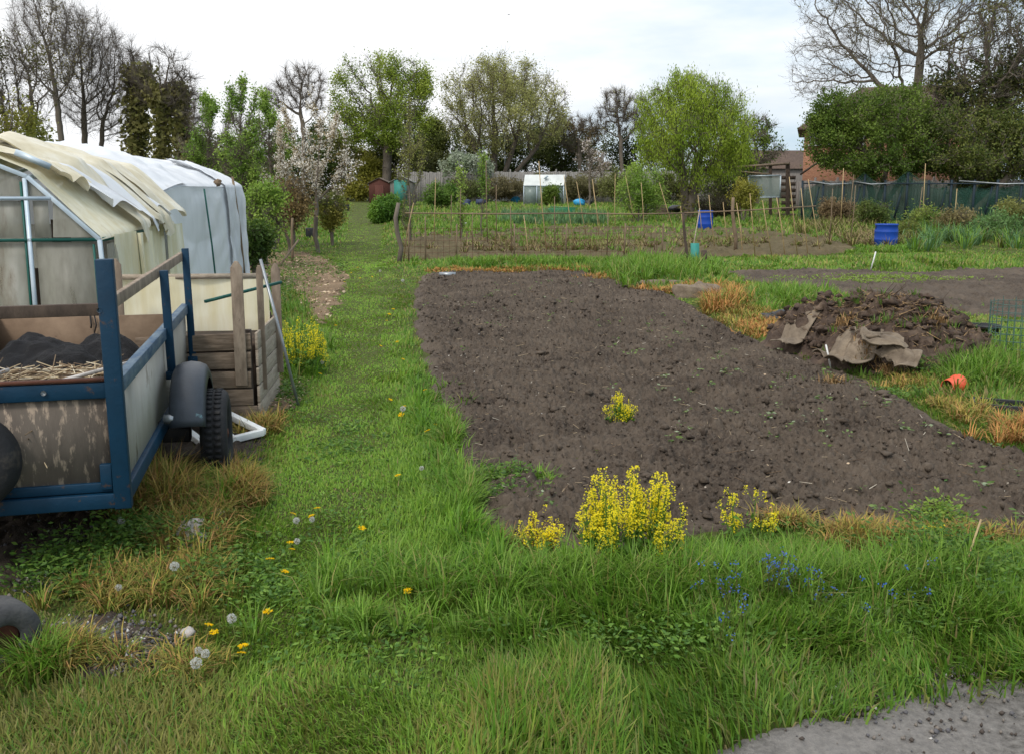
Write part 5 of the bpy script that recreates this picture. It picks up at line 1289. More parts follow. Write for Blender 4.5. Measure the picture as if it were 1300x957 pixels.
def fences():
    # long grey board fence at the back
    def board_fence(name, lab, a, b, ht, n, m, zb=.55):
        a = np.array(a); b = np.array(b); t = thing(name, lab, 'fence', [a[0], a[1], 0]); d = b - a; L = np.linalg.norm(d[:2]); ang = math.atan2(d[1], d[0]); t.rotation_euler = (0, 0, ang)
        for k in range(n):
            x0, x1 = L * k / n, L * (k + 1) / n; mb = MB(); nb = max(4, int((x1 - x0) / .16))
            for j in range(nb):
                w = (x1 - x0) / nb; hh = ht + .03 * rng.normal()
                mb.box((x0 + w * (j + .5), (j % 2) * .025, zb + hh / 2 - .3), (w * .97, .02, hh + .3))
            mb.build('fence_panel', m, t)
            MB().box((x0, -.05, zb + ht / 2), (.12, .1, ht + .15)).build('fence_post', m, t)
        return t
    A = P(505, 222, 86.); B = P(765, 220, 84.)
    board_fence('board_fence', 'long pale grey board fence behind the far sheds', (A[0], A[1]), (B[0], B[1]), 2.9, 9, 'grey_board')
    A = P(765, 220, 84.); B = P(930, 215, 80.)
    board_fence('board_fence', 'grey board fence running behind the bamboo bush and willow', (A[0], A[1]), (B[0], B[1]), 2.9, 6, 'grey_board')
    A = P(1008, 225, 60.); B = P(1400, 225, 50.)
    board_fence('board_fence', 'dark grey board fence behind the green netting', (A[0], A[1]), (B[0], B[1]), 2.0, 12, 'fence_board', .42)
    # green netting fence
    a, b = P(1018, 260, 47.), P(1420, 260, 41.); t = thing('netting_fence', 'sagging dark green netting on blue posts at the right plots', 'netting fence', (a[0], a[1], 0))
    base = np.array([a[0], a[1], 0]); d = (b - a); d[2] = 0; n = 14
    tops = [239, 228, 232, 219, 236, 217, 229, 236, 236, 238, 232, 230, 234, 230, 232]
    f = np.linspace(0, 1, 15); zt = [P(700, y, a[1] + (b[1] - a[1]) * q)[2] for y, q in zip(tops, f)]
    U, V = np.meshgrid(np.linspace(0, 1, 140), np.linspace(0, 1, 14), indexing='ij')
    for off, m in ((0., 1.0), (.5, .93)):
        top = np.interp(U, f, np.array(zt)) * m; X = d[0] * U; Y = d[1] * U + off + .08 * vnoise(U * 40, V * 3, 3); Z = .3 + (top - .3) * V - .1 * np.sin(U * math.pi * n) ** 2 * V
        MB().grid(X, Y, Z).build('netting', 'net_green', t, smooth=True)
    for i in range(15):
        q = d * f[i]; MB().bar(q + [0, -.06, .2], q + [.02 * rng.normal(), -.06, max(zt[i] - .1, 2.2)], .09, .07, up=(0, 1, 0)).build('fence_post', 'net_post', t)
    for i in range(0, 14, 2):
        q = d * (f[i] + .035); MB().bar(q + [0, -.1, .4], q + [.3, -.1, 1.9], .07, .06, up=(0, 1, 0)).build('fence_post', 'net_post', t)
    z = P(700, 233, 45.)[2]
    for u0, u1 in ((.02, .17), (.17, .3), (.52, .8), (.8, 1)):
        MB().tube([d * u0 + [0, -.15, z + .1], d * (u0 + u1) / 2 + [0, -.15, z - .05], d * u1 + [0, -.15, z]], .035, 6).build('top_pipe', 'steel', t)
    MB().tube([d * 0 + [0, -.12, z], d + [0, -.12, z - .05]], .03, 6).build('top_wire', 'net_post', t)
    for i, (px, pb, pt) in enumerate(((1068, 270, 214), (1078, 268, 222), (1172, 272, 208), (1165, 276, 238), (1212, 276, 240))):
        g = P(px, pb, 40.); g[2] = gz(g[0], 40.); tp = P(px + (6 if i % 2 else 3), pt, 40.); o = MB().tube([g, tp], .018, 6).build('tall_cane', 'cane_brown' if i % 2 else 'cane'); tag(o, '%s tall cane counting right before the green netting' % ordinal(i), 'cane', 'tall canes before the netting fence')


fences()


def house():
    Y = 62.; a = P(1018, 240, Y); t = thing('brick_house', 'orange brick house with brown tiled roof behind the right trees', 'house', (a[0], Y, 0), R(-17.5)); s = Y / FPX
    zf = lambda py: EYE + (HOR - py) * s
    w, d = 178 * s, 8.5; ze, zr = zf(166), zf(111)
    mb = MB(); mb.box((w / 2, d / 2, ze / 2), (w, d, ze)); wall = mb.build('wall', 'brick', t)
    o = .45; V = np.array([(-o, -o, ze), (w + o, -o, ze), (w + o, d + o, ze), (-o, d + o, ze), (w * .38, d / 2, zr), (w * .9, d / 2, zr)]); V2 = V[:4] - [0, 0, .14]
    mb = MB().add(np.concatenate([V, V2]), (np.array([[0, 1, 5, 4], [2, 3, 4, 5], [0, 6, 7, 1], [1, 7, 8, 2], [2, 8, 9, 3], [3, 9, 6, 0], [6, 9, 8, 7]]), np.array([[1, 2, 5], [3, 0, 4]]))); rf = mb.build('roof', 'roof_tile', t)
    for px in (1030, 1050, 1082):
        x = (px - 1018) * s; f = MB(); ww, hh = (7 if px != 1050 else 5) * s * 1.5, 17 * s; zc = zf(177)
        for sx in (-1, 1): f.box((x + sx * ww / 2, -.03, zc), (.08, .1, hh)); f.box((x, -.03, zc + sx * hh / 2), (ww - .08, .1, .08))
        f.box((x, -.03, zc), (.06, .08, hh - .1)); fr = f.build('window', 'white', t)
        MB().box((x, -.012, zc), (ww - .06, .03, hh - .06)).build('pane', 'dark_pane', fr)
        MB().box((x, -.08, zc - hh / 2 - .08), (ww + .3, .2, .1)).build('sill', 'white', fr)
    g = P(975, 200, 120.)
    t = thing('distant_house', 'dark distant roof between the willow and brick house', 'house', (P(965, 240, 120.)[0], 120., .6)); s = 120. / FPX
    V = np.array([(0, 0, 0), (80 * s, 0, 0), (80 * s, 0, 4.3), (0, 0, 4.3)]); w = 80 * s
    MB().box((w / 2, 3, 1.9), (w, 6, 3.8)).build('wall', 'fence_board', t)
    V = np.array([(-.3, -.4, 3.7), (w + .3, -.4, 3.7), (w + .3, 3, 6.1), (-.3, 3, 6.1), (-.3, 6.4, 3.7), (w + .3, 6.4, 3.7)]); MB().add(V, (np.array([[0, 1, 2, 3], [3, 2, 5, 4]]), np.array([[0, 3, 4], [1, 5, 2]]))).build('roof', 'roof_tile', t)
    # lamp post
    g = P(641, 240, 100.); t = thing('street_lamp', 'tall thin street lamp standing before the round willow', 'street lamp', (g[0], 100., .6)); zt = EYE + (240 - 168) * 100 / FPX - .6
    MB().tube([(0, 0, 0), (0, 0, 1.2), (0, 0, zt)], [.12, .09, .07], 8).build('column', 'steel', t); MB().box((.0, -.3, zt + .06), (.3, .9, .14)).build('lamp_head', 'steel', t, bevel=.03)
    # bird
    p = P(646, 19, 60.); t = thing('flying_bird', 'small dark bird flying high in the pale sky', 'bird', p)
    b = MB(); X, Y = np.meshgrid(np.linspace(-1, 1, 21), np.linspace(-1, 1, 7)); b.grid(X * .2, Y * .05 * (1.05 - np.abs(X)) + .03 * np.abs(X), .06 * np.abs(X) - .04 * X * X + .01 * (1 - Y * Y) * (1 - np.abs(X))); lump(b, (0, 0, 0), (.03, .1, .03), 1, .1, 10); b.build('body', 'dark_steel', t, smooth=True)


house()


def leek_rows():
    mb = MB()
    for py, n in ((276, 120), (281, 120), (286, 90)):
        a, b = G(636, py), G(770, py); u = rng.random(n)[:, None]; Pt = a + (b - a) * u + rng.normal(0, .08, (n, 3)) * [1, 1, 0]
        Pt = np.repeat(Pt, 6, 0); m = len(Pt); mb.blades(Pt + rng.normal(0, .04, (m, 3)) * [1, 1, 0], rng.uniform(.3, .65, m), np.full(m, .02), rng.uniform(0, 6.28, m), rng.uniform(.1, .9, m), S(112, 146, 100) * rng.uniform(.75, 1.15, m)[:, None])
    o = mb.build('leek_rows', 'grass', tint=True); tag(o, 'blue green leek rows in the plot behind the canes', 'crop', kind='stuff')


leek_rows()
# ------------------------------------------------------------------ trees: limbs grown towards points spread through each crown
def colonize(stems, att, D, dk, wob=.15, trop=(0, 0, .12), iters=260):
    pos, par = [], []
    for st in stems:
        prev = -1; st = np.asarray(st, float)
        for i in range(len(st) - 1):
            m = max(1, int(np.linalg.norm(st[i + 1] - st[i]) / D))
            for k in range(m + (i == len(st) - 2)):
                p = st[i] + (st[i + 1] - st[i]) * k / m
                pos.append(p + (rng.normal(0, .05 * D, 3) if prev >= 0 else 0)); par.append(prev); prev = len(pos) - 1
    pos = np.array(pos); par = list(par); trop = np.asarray(trop)
    nstem = len(pos)
    dd = np.linalg.norm(att[:, None] - pos[None], axis=2); near = dd.argmin(1); nd = dd.min(1)
    for _ in range(iters):
        if len(att) == 0: break
        v = att - pos[near]; v /= np.linalg.norm(v, axis=1)[:, None] + 1e-9
        acc = np.zeros_like(pos); np.add.at(acc, near, v)
        idx = np.unique(near); d = acc[idx]; d /= np.linalg.norm(d, axis=1)[:, None] + 1e-9
        d = d + wob * rng.normal(size=d.shape) + trop; d /= np.linalg.norm(d, axis=1)[:, None]
        q = pos[idx] + d * D
        ok = np.linalg.norm(q[:, None] - pos[None], axis=2).min(1) > .45 * D
        bad = np.isin(near, idx[~ok])
        q = q[ok]; n0 = len(pos)
        if len(q):
            pos = np.concatenate([pos, q]); par += list(idx[ok])
            dn = np.linalg.norm(att[:, None] - q[None], axis=2); j = dn.argmin(1); m = dn.min(1)
            up = m < nd; near = np.where(up, n0 + j, near); nd = np.where(up, m, nd)
        alive = (nd > dk) & ~bad
        att, near, nd = att[alive], near[alive], nd[alive]
    return pos, np.array(par), nstem


def ellipsoids(es, Y, n, depth=1., shell=.35):
    """crown outline given as ellipses (px, py, rx, ry) seen at distance Y -> points through their volume"""
    tot = sum(e[2] * e[3] for e in es); out = []
    for e in es:
        c = P(e[0], e[1], Y); s = Y / FPX; k = max(6, int(n * e[2] * e[3] / tot))
        d = rng.normal(size=(k, 3)); d /= np.linalg.norm(d, axis=1)[:, None]; r = rng.random(k) ** shell
        ry = e[2] * s * depth * (e[4] if len(e) > 4 else 1)
        out.append(c + d * r[:, None] * np.array([e[2] * s, ry, e[3] * s]))
    return np.concatenate(out)


def radii(pos, par, tip, expo, rmax):
    n = len(pos); acc = np.zeros(n); ch = np.bincount(par[par >= 0], minlength=n)
    acc[ch == 0] = tip ** expo
    for i in range(n - 1, -1, -1):
        if par[i] >= 0: acc[par[i]] += acc[i]
    r = acc ** (1 / expo)
    m = r.max()
    r = tip + (r - tip) * (rmax - tip) / max(m - tip, 1e-4)
    return r


def tree(name, lab, Y, base, crown, top, cat='tree', group=None, att=900, D=None, dk=None, trunk_r=.25, tip=.012, wob=.18, trop=(0, 0, .12), bark='bark', shell=.4, depth=1.,
         leaf=0, lsize=.12, lcol=None, lsd=.25, aspect=.55, droop=0., twig=0, twig_l=.5, twig_r=.006, ivy=0, ivy_top=None, ivy_r=.5, ivy_col=None, stems=None, expo=2.4, crown_name='foliage', lclump=1.6, smallz=True, flat=0., cl=.04):
    s = Y / FPX
    g = P(base, 240, Y); g[2] = float(gz(g[0], Y)) - .05
    t = thing(name, lab, cat, g, 0, group)
    sts = [[g, (g + P(x, y, Y)) / 2 + [rng.normal(0, .06), rng.normal(0, .06), 0], P(x, y, Y + dy)] for x, y, dy in (stems or [(top[0], top[1], 0)])]
    A = ellipsoids(crown, Y, att, depth, shell)
    D = D or 6 * s; dk = dk or 1.5 * D
    pos, par, ns = colonize(sts, A, D, dk, wob, trop)
    nt_ = max(8, len(pos) - len(set(par.tolist())) + 1); expo = min(3.2, max(1.7, math.log(nt_) / math.log(trunk_r / tip)))
    rad = radii(pos, par, tip, expo, trunk_r)
    k = par >= 0; i = np.where(k)[0]; pi = par[i]
    P0, P1, R0, R1 = pos[pi] - g, pos[i] - g, np.minimum(rad[pi], rad[i] * 1.35), rad[i]
    mb = MB(); big = R1 > trunk_r * .25
    mb.prism(P0[big], P1[big] + (P1[big] - P0[big]) * .12, R0[big], R1[big], 8); mb.prism(P0[~big], P1[~big] + (P1[~big] - P0[~big]) * .08, R0[~big], R1[~big], 4)
    thin = np.where((rad < max(tip * 3.2, .02)) & (np.arange(len(pos)) >= 0) & k)[0]
    if twig:
        tb = b = rng.choice(thin, twig); dr = pos[b] - pos[par[b]]; dr /= np.linalg.norm(dr, axis=1)[:, None] + 1e-9
        p = pos[b] - g - dr * rng.random(twig)[:, None] * D; d = dr * .8 + rng.normal(0, .55, (twig, 3)) + trop; d /= np.linalg.norm(d, axis=1)[:, None]
        L = twig_l * rng.uniform(.4, 1.2, twig)[:, None]; q = p + d * L * .55; d2 = d + rng.normal(0, .35, d.shape) + [0, 0, .2 - droop]; e = q + d2 / np.linalg.norm(d2, axis=1)[:, None] * L * .5
        mb.prism(p, q, np.full(twig, twig_r * 1.3), np.full(twig, twig_r), 3); mb.prism(q, e, np.full(twig, twig_r), np.full(twig, twig_r * .6), 3)
        ends = np.concatenate([q, e, (p + q) / 2])
    mb.build('trunk', bark, t, smooth=True)
    fol = MB()
    if leaf:
        q_ = pos[thin] / (lclump * .75); wt = np.clip(.42 + 1.5 * fbm(q_[:, 0] + q_[:, 1] * .6 + 3 * Y, q_[:, 2] - q_[:, 1] * .5, 2, int(base) % 89), cl, 1.2) ** 2; wt /= wt.sum()
        b = rng.choice(thin, leaf, p=wt)
        if twig:
            bt = np.concatenate([tb, tb, tb]); wn = np.zeros(len(pos)); wn[thin] = wt; we = wn[bt] + 1e-9; we /= we.sum()
            j = rng.choice(len(ends), leaf, p=we); use = rng.random(leaf) < .65; c = np.where(use[:, None], ends[j], pos[b] - g)
        else: c = pos[b] - g
        off = rng.normal(0, lsd * .8, (leaf, 3))
        if droop: off[:, 2] -= np.abs(rng.normal(0, droop, leaf))
        Pt = c + off
        lc = np.asarray(lcol); n3 = fbm(Pt[:, 0] / (lclump) + 3 * Y, Pt[:, 2] / lclump + Pt[:, 1] / lclump, 2, int(base) % 97)
        f = np.clip(.5 + .9 * n3 + rng.normal(0, .22, leaf), 0, 1)[:, None]
        col = (lc[0] * (1 - f) + lc[1] * f) * rng.uniform(.8, 1.2, leaf)[:, None]
        if len(lc) > 2: col = np.where((rng.random(leaf) < .3)[:, None], lc[2] * rng.uniform(.8, 1.2, leaf)[:, None], col)
        ax = None if not droop else np.tile([[0, 0, -1.2]], (leaf, 1))
        fol.leaves(Pt, lsize * rng.uniform(.6, 1.3, leaf), col, aspect, flat, ax)
        fol.build(crown_name, 'leaf', t, tint=True)
    if ivy:
        zt = P(0, ivy_top, Y)[2]; thick = np.where((rad > trunk_r * .22) & (pos[:, 2] < zt))[0]
        b = rng.choice(thick, ivy); rr = rng.normal(0, 1, (ivy, 3)) * ivy_r * .55 * [1, 1, .8]
        Pt = pos[b] - g + rr; Pt = Pt[Pt[:, 2] > .1]; m = len(Pt)
        n3 = fbm(Pt[:, 0] / .8, Pt[:, 2] / .8, 2, 4)[:, None]
        ic = np.asarray(ivy_col if ivy_col is not None else (S(106, 108, 58), S(140, 134, 80)))
        f = np.clip(.5 + n3 + rng.normal(0, .2, (m, 1)), 0, 1)
        MB().leaves(Pt, max(lsize, .1) * rng.uniform(.6, 1.3, m), (ic[0] * (1 - f) + ic[1] * f), .7).build('ivy', 'leaf', t, tint=True)
    return t


G_OAK = (S(112, 134, 44), S(156, 170, 68)); G_DARK = (S(70, 82, 42), S(100, 110, 56)); G_WIL = (S(122, 148, 40), S(164, 182, 66)); G_OLV = (S(146, 148, 86), S(176, 174, 108))
G_HAW = (S(78, 102, 36), S(114, 134, 54)); G_YNG = (S(108, 140, 52), S(152, 176, 80)); G_YEL = (S(134, 134, 54), S(164, 156, 66)); G_BRN = (S(104, 88, 58), S(136, 116, 74))

# left side, behind the tunnel
tree('bare_tree', 'tall bare tree with leaning trunk, tallest at the top left', 48, 86, [(48, 28, 36, 66), (72, 60, 44, 66), (30, 70, 26, 46)], (72, 128), att=1700, trunk_r=.15, tip=.006, twig=4200, twig_l=.8, twig_r=.0042, bark='bark_dark', trop=(0, 0, .25), leaf=1500, lsize=.06, lcol=(S(120, 110, 70), S(140, 130, 90)))
tree('bare_tree', 'tall bare tree with upright fan of limbs, second from the top left', 50, 108, [(112, 76, 42, 66), (96, 50, 30, 40), (112, 120, 44, 50)], (106, 140), att=1900, trunk_r=.16, tip=.006, twig=4600, twig_l=.8, twig_r=.0042, bark='bark_dark', trop=(0, 0, .22))
tree('bare_tree', 'rounded bare tree between the upright bare tree and the ivy columns', 50, 122, [(145, 100, 36, 60), (150, 140, 30, 40)], (130, 160), att=1100, trunk_r=.13, tip=.006, twig=2800, twig_l=.75, twig_r=.0042, bark='bark_dark', trop=(.05, 0, .15))
tree('leafing_tree', 'dark half leafed tree at the far top left edge', 42, 20, [(8, 110, 46, 76), (40, 120, 34, 60), (-40, 100, 50, 80)], (24, 170), att=900, trunk_r=.2, tip=.012, twig=2600, twig_l=.6, leaf=6000, lsize=.07, lcol=(S(84, 84, 48), S(116, 110, 62)), bark='bark_dark', stems=[(10, 165, 0), (40, 160, .5), (-30, 160, 0)])
tree('shrub', 'yellow green shrub above the greenhouse roof at left edge', 36, 4, [(0, 152, 40, 44), (-50, 150, 40, 50), (30, 180, 30, 24)], (6, 185), 'shrub', att=500, trunk_r=.1, leaf=7000, lsize=.07, lcol=(S(104, 110, 46), S(140, 136, 58)), lsd=.3)
tree('ivy_tree', 'ivy covered trunk column nearest the bare trees', 50, 172, [(176, 105, 20, 20), (170, 80, 14, 20)], (174, 96), att=150, trunk_r=.2, tip=.011, twig=1200, twig_l=.6, bark='bark_dark', ivy=7000, ivy_top=92, ivy_r=.62)
tree('ivy_tree', 'bare topped tree with ivy up its middle, left of the young trees', 49, 206, [(205, 100, 40, 42), (225, 130, 30, 30)], (206, 130), att=500, trunk_r=.2, tip=.009, twig=1600, twig_l=.6, twig_r=.005, bark='bark_dark', ivy=5000, ivy_top=112, ivy_r=.45)
tree('ivy_tree', 'slender ivy wrapped trunk nearest the young green trees', 49, 238, [(232, 120, 26, 30), (250, 150, 22, 30)], (226, 112), att=340, trunk_r=.16, tip=.011, twig=1700, twig_l=.6, twig_r=.006, bark='bark_dark', ivy=4200, ivy_top=108, ivy_r=.42)
for i, (b, cr, tp, yy, lab) in enumerate(((268, [(262, 170, 22, 52), (250, 205, 30, 40), (285, 190, 20, 50)], (264, 200), 27, 'young green tree of upright shoots beside the ivy trunks'),
                                       (304, [(298, 150, 12, 48), (320, 142, 10, 42), (306, 200, 30, 52)], (304, 190), 25, 'tallest young green tree with upright shoots beside the white tunnel'),
                                       (345, [(338, 165, 16, 48), (352, 200, 24, 48), (328, 215, 20, 40)], (342, 200), 28, 'young green tree close behind the blossoming cherry'))):
    tree('young_tree', lab, yy, b, cr, tp, group='young upright trees behind the tunnel', att=620, D=.16, dk=.26, trunk_r=.06, tip=.006, twig=2200, twig_l=.3, twig_r=.003, leaf=7500, lsize=.034, lsd=.07, lcol=G_YNG, trop=(0, 0, .5), wob=.1, lclump=.8)
for i, (b, py, rx, ry, yy, c, lab) in enumerate(((334, 268, 30, 34, 21, G_YNG, 'green garden shrub beside the white tunnel corner'), (366, 262, 32, 34, 25, G_BRN, 'bronze leafed shrub left of the cherry trunk'), (420, 264, 20, 24, 30, (S(96, 110, 44), S(140, 134, 60)), 'yellowish shrub right of the cherry trunk'), (350, 240, 40, 26, 30, (S(64, 84, 36), S(96, 112, 48)), 'dark green shrub filling behind the cherry trunk'), (320, 306, 14, 20, 17.5, (S(60, 84, 34), S(90, 112, 46)), 'low dark bush against the tunnel end'))):
    tree('garden_shrub', lab, yy, b, [(b, py, rx, ry), (b + 8, py - ry * .5, rx * .6, ry * .6)], (b, py + ry * .5), 'shrub', 'garden shrubs left of the path', att=420, D=.16, dk=.28, trunk_r=.04, tip=.006, leaf=5600, lsize=.036, lsd=.15, cl=.3, lcol=c, wob=.25, lclump=.7, twig=1300, twig_l=.25, twig_r=.003, stems=[(b - 6, py + ry * .6, 0), (b + 6, py + ry * .4, .2)])
# the cherry: pale blossom along spreading limbs
BLO = (S(228, 218, 202), S(246, 240, 230), S(134, 116, 66))
t = tree('cherry_tree', 'blossoming cherry tree with spreading limbs beside the grass path', 26.5, 402, [(362, 185, 16, 50), (392, 150, 14, 50), (425, 175, 22, 54), (405, 200, 50, 44), (350, 225, 34, 22), (445, 218, 26, 20), (378, 240, 44, 22), (425, 240, 32, 16)], (402, 268), att=520, D=.15, dk=.3, trunk_r=.06, tip=.006,
         twig=900, twig_l=.26, twig_r=.003, leaf=13500, lsize=.026, lsd=.045, cl=.4, lcol=BLO, trop=(0, 0, .35), wob=.1, crown_name='blossom', lclump=.5, aspect=.8)
# skyline, left to right
tree('bare_tree', 'small bare purple grey tree behind the cherry top', 85, 385, [(378, 112, 24, 30), (400, 120, 16, 34), (345, 130, 18, 24)], (386, 170), att=1300, trunk_r=.2, tip=.012, twig=3200, twig_l=.8, twig_r=.009, bark='bark')
tree('oak_tree', 'freshly leafed oak with dark crooked limbs on the skyline', 88, 490, [(448, 104, 28, 30), (490, 96, 30, 28), (525, 112, 28, 34), (450, 150, 34, 32), (500, 150, 52, 46)], (492, 185), att=1700, trunk_r=.42, tip=.018, wob=.32, twig=3000, twig_l=.8, twig_r=.01, leaf=34000, lsize=.1, lsd=.36, cl=.3, lcol=G_OAK, bark='bark_dark', lclump=2.2)
tree('round_tree', 'broad round crowned tree with visible fan of branches on the skyline', 92, 625, [(635, 122, 66, 52), (600, 135, 46, 46), (680, 140, 46, 50), (640, 160, 80, 36)], (622, 185), att=2600, trunk_r=.3, tip=.014, wob=.14, trop=(0, 0, .22), twig=6000, twig_l=1.0, twig_r=.008, leaf=40000, lsize=.085, lsd=.36, cl=.35, lcol=G_OLV, bark='bark_dark', stems=[(600, 185, 0), (628, 170, 1), (655, 178, 0), (680, 190, -.5)])
tree('bare_tree', 'bare brownish tree between the round tree and the bright willow', 96, 790, [(782, 138, 24, 26), (800, 150, 24, 26), (765, 160, 14, 20)], (788, 180), att=1300, trunk_r=.2, tip=.012, twig=3600, twig_l=.9, twig_r=.009, leaf=700, lsize=.09, lcol=G_OLV)
tree('bare_tree', 'low leafless reddish tree right of the round skyline tree', 96, 738, [(735, 172, 26, 26), (715, 165, 16, 20)], (736, 195), att=1100, trunk_r=.18, tip=.012, twig=3000, twig_l=.8, twig_r=.009, leaf=1800, lsize=.1, lcol=G_BRN)
WIL = [(880, 122, 46, 28), (840, 140, 34, 34), (915, 140, 36, 34), (880, 160, 72, 40), (850, 188, 44, 34), (915, 192, 44, 34), (885, 205, 40, 26)]
tree('willow_tree', 'bright green willow standing over the far plots', 49, 874, WIL, (876, 222), att=1500, trunk_r=.26, tip=.012, twig=4200, twig_l=.6, twig_r=.006, droop=.22, leaf=50000, lsize=.07, aspect=.28, lsd=.22, cl=.62, lcol=G_WIL, stems=[(866, 215, 0), (884, 212, .4)], bark='bark_dark', lclump=1.4, ivy=600, ivy_top=232, ivy_r=.3)
tree('sparse_tree', 'thin leaved tree just behind the willow on its right', 74, 962, [(960, 172, 26, 28), (975, 195, 22, 20), (945, 195, 22, 22)], (962, 200), att=420, trunk_r=.18, tip=.013, twig=2200, twig_l=.7, twig_r=.007, leaf=3200, lsize=.11, lcol=G_HAW)
# dark belt of trees and shrubs under the skyline
belt = [(330, 190, 36, 40, 88, (S(72, 92, 38), S(104, 124, 52)), 'mid green tree rising behind the young trees, left of the cherry'), (408, 185, 30, 34, 96, G_DARK, 'dark tree behind the cherry top, left of the oak'), (545, 180, 24, 34, 98, (S(92, 104, 48), S(126, 132, 66)), 'olive tree close right of the oak'), (255, 195, 30, 30, 62, (S(70, 84, 38), S(100, 112, 50)), 'olive tree low between the ivy trunks and young trees'), (285, 205, 40, 34, 60, G_DARK, 'dark leafy tree low behind the young green trees'), (378, 200, 44, 34, 92, (S(66, 84, 36), S(92, 110, 50)), 'dark green tree low behind the cherry tree'), (440, 205, 36, 32, 94, (S(92, 98, 46), S(130, 128, 62)), 'olive bushy tree low beneath the oak at left'), (505, 205, 44, 30, 93, (S(72, 80, 40), S(104, 108, 54)), 'mid green bushy tree low right under the oak'),
        (565, 190, 40, 32, 100, G_DARK, 'dark tree between the oak and the round skyline tree'), (618, 195, 40, 26, 102, G_DARK, 'dark tree low beneath the round skyline tree at left'), (668, 188, 34, 30, 102, (S(56, 70, 32), S(80, 96, 42)), 'green dark tree behind the tall street lamp'), (712, 186, 36, 32, 100, G_DARK, 'dark evergreen right of the tall street lamp'),
        (760, 190, 40, 34, 101, G_DARK, 'dark evergreen left of the bright willow'), (815, 185, 40, 36, 101, (S(46, 56, 32), S(66, 76, 42)), 'blackish evergreen directly behind the willow edge'), (470, 222, 30, 18, 90, G_YEL, 'yellowish bush above the red brown shed'), (548, 215, 30, 20, 90, (S(78, 84, 44), S(108, 110, 60)), 'olive bush between the sheds and grey fence'), (925, 205, 40, 24, 90, G_DARK, 'dark bush low behind the willow trunk')]
for px, py, rx, ry, yy, c, lab in belt:
    tree('belt_tree', lab, yy, px, [(px, py, rx, ry), (px - rx * .4, py + ry * .5, rx * .8, ry * .7), (px + rx * .5, py + ry * .4, rx * .8, ry * .8), (px, 236, rx * 1.1, 20)], (px, py + ry * .6), group='trees of the dark belt', att=500, trunk_r=.2, tip=.016, leaf=13000, lsize=.12, lsd=.42, lcol=c, cl=.25, wob=.25, lclump=2.0, shell=.33)
tree('blossom_bush', 'grey white blossoming bush before the dark belt', 84, 590, [(590, 210, 34, 16), (575, 216, 22, 12), (612, 214, 20, 12)], (590, 222), 'shrub', att=300, trunk_r=.08, leaf=5200, lsize=.13, lsd=.3, lcol=(S(128, 142, 110), S(178, 184, 164)), crown_name='blossom')
tree('blossom_tree', 'small white blossom tree right of the glass greenhouse', 66, 748, [(748, 205, 24, 20), (742, 190, 14, 16), (765, 212, 14, 14)], (748, 225), att=300, trunk_r=.07, tip=.011, twig=900, twig_l=.4, leaf=1700, lsize=.06, lsd=.12, lcol=(S(200, 186, 178), S(220, 208, 200), S(120, 110, 66)), crown_name='blossom')
tree('sapling', 'thin twiggy sapling in front of the oak', 31, 520, [(520, 170, 10, 50), (512, 210, 12, 50), (532, 200, 12, 40), (520, 260, 8, 40)], (520, 250), 'tree', att=330, D=.15, dk=.26, trunk_r=.035, tip=.005, twig=900, twig_l=.35, twig_r=.003, leaf=2300, lsize=.03, lsd=.06, lcol=(S(120, 128, 60), S(150, 152, 80)), trop=(0, 0, .5), stems=[(520, 240, 0), (514, 250, .2), (527, 250, -.1)])
for b, py0, lab in ((613, 225, 'thin twiggy sapling with bare stem left of the bean poles middle'), (585, 235, 'slim leafy sapling over the weedy plot')):
    tree('sapling', lab, 33, b, [(b, py0, 8, 30), (b + 3, py0 + 30, 8, 26)], (b, py0 + 40), 'tree', att=120, D=.15, dk=.26, trunk_r=.025, tip=.005, twig=300, twig_l=.3, twig_r=.003, leaf=900, lsize=.04, lsd=.08, lcol=G_YNG, trop=(0, 0, .5))
tree('round_bush', 'rounded bright green bush at the far end of the path', 45, 491, [(492, 266, 22, 18), (484, 274, 16, 12), (506, 272, 15, 13)], (491, 282), 'bush', att=500, D=.2, trunk_r=.05, leaf=13000, lsize=.055, cl=.7, lsd=.15, lcol=(S(78, 114, 38), S(112, 146, 52)), lclump=.9)
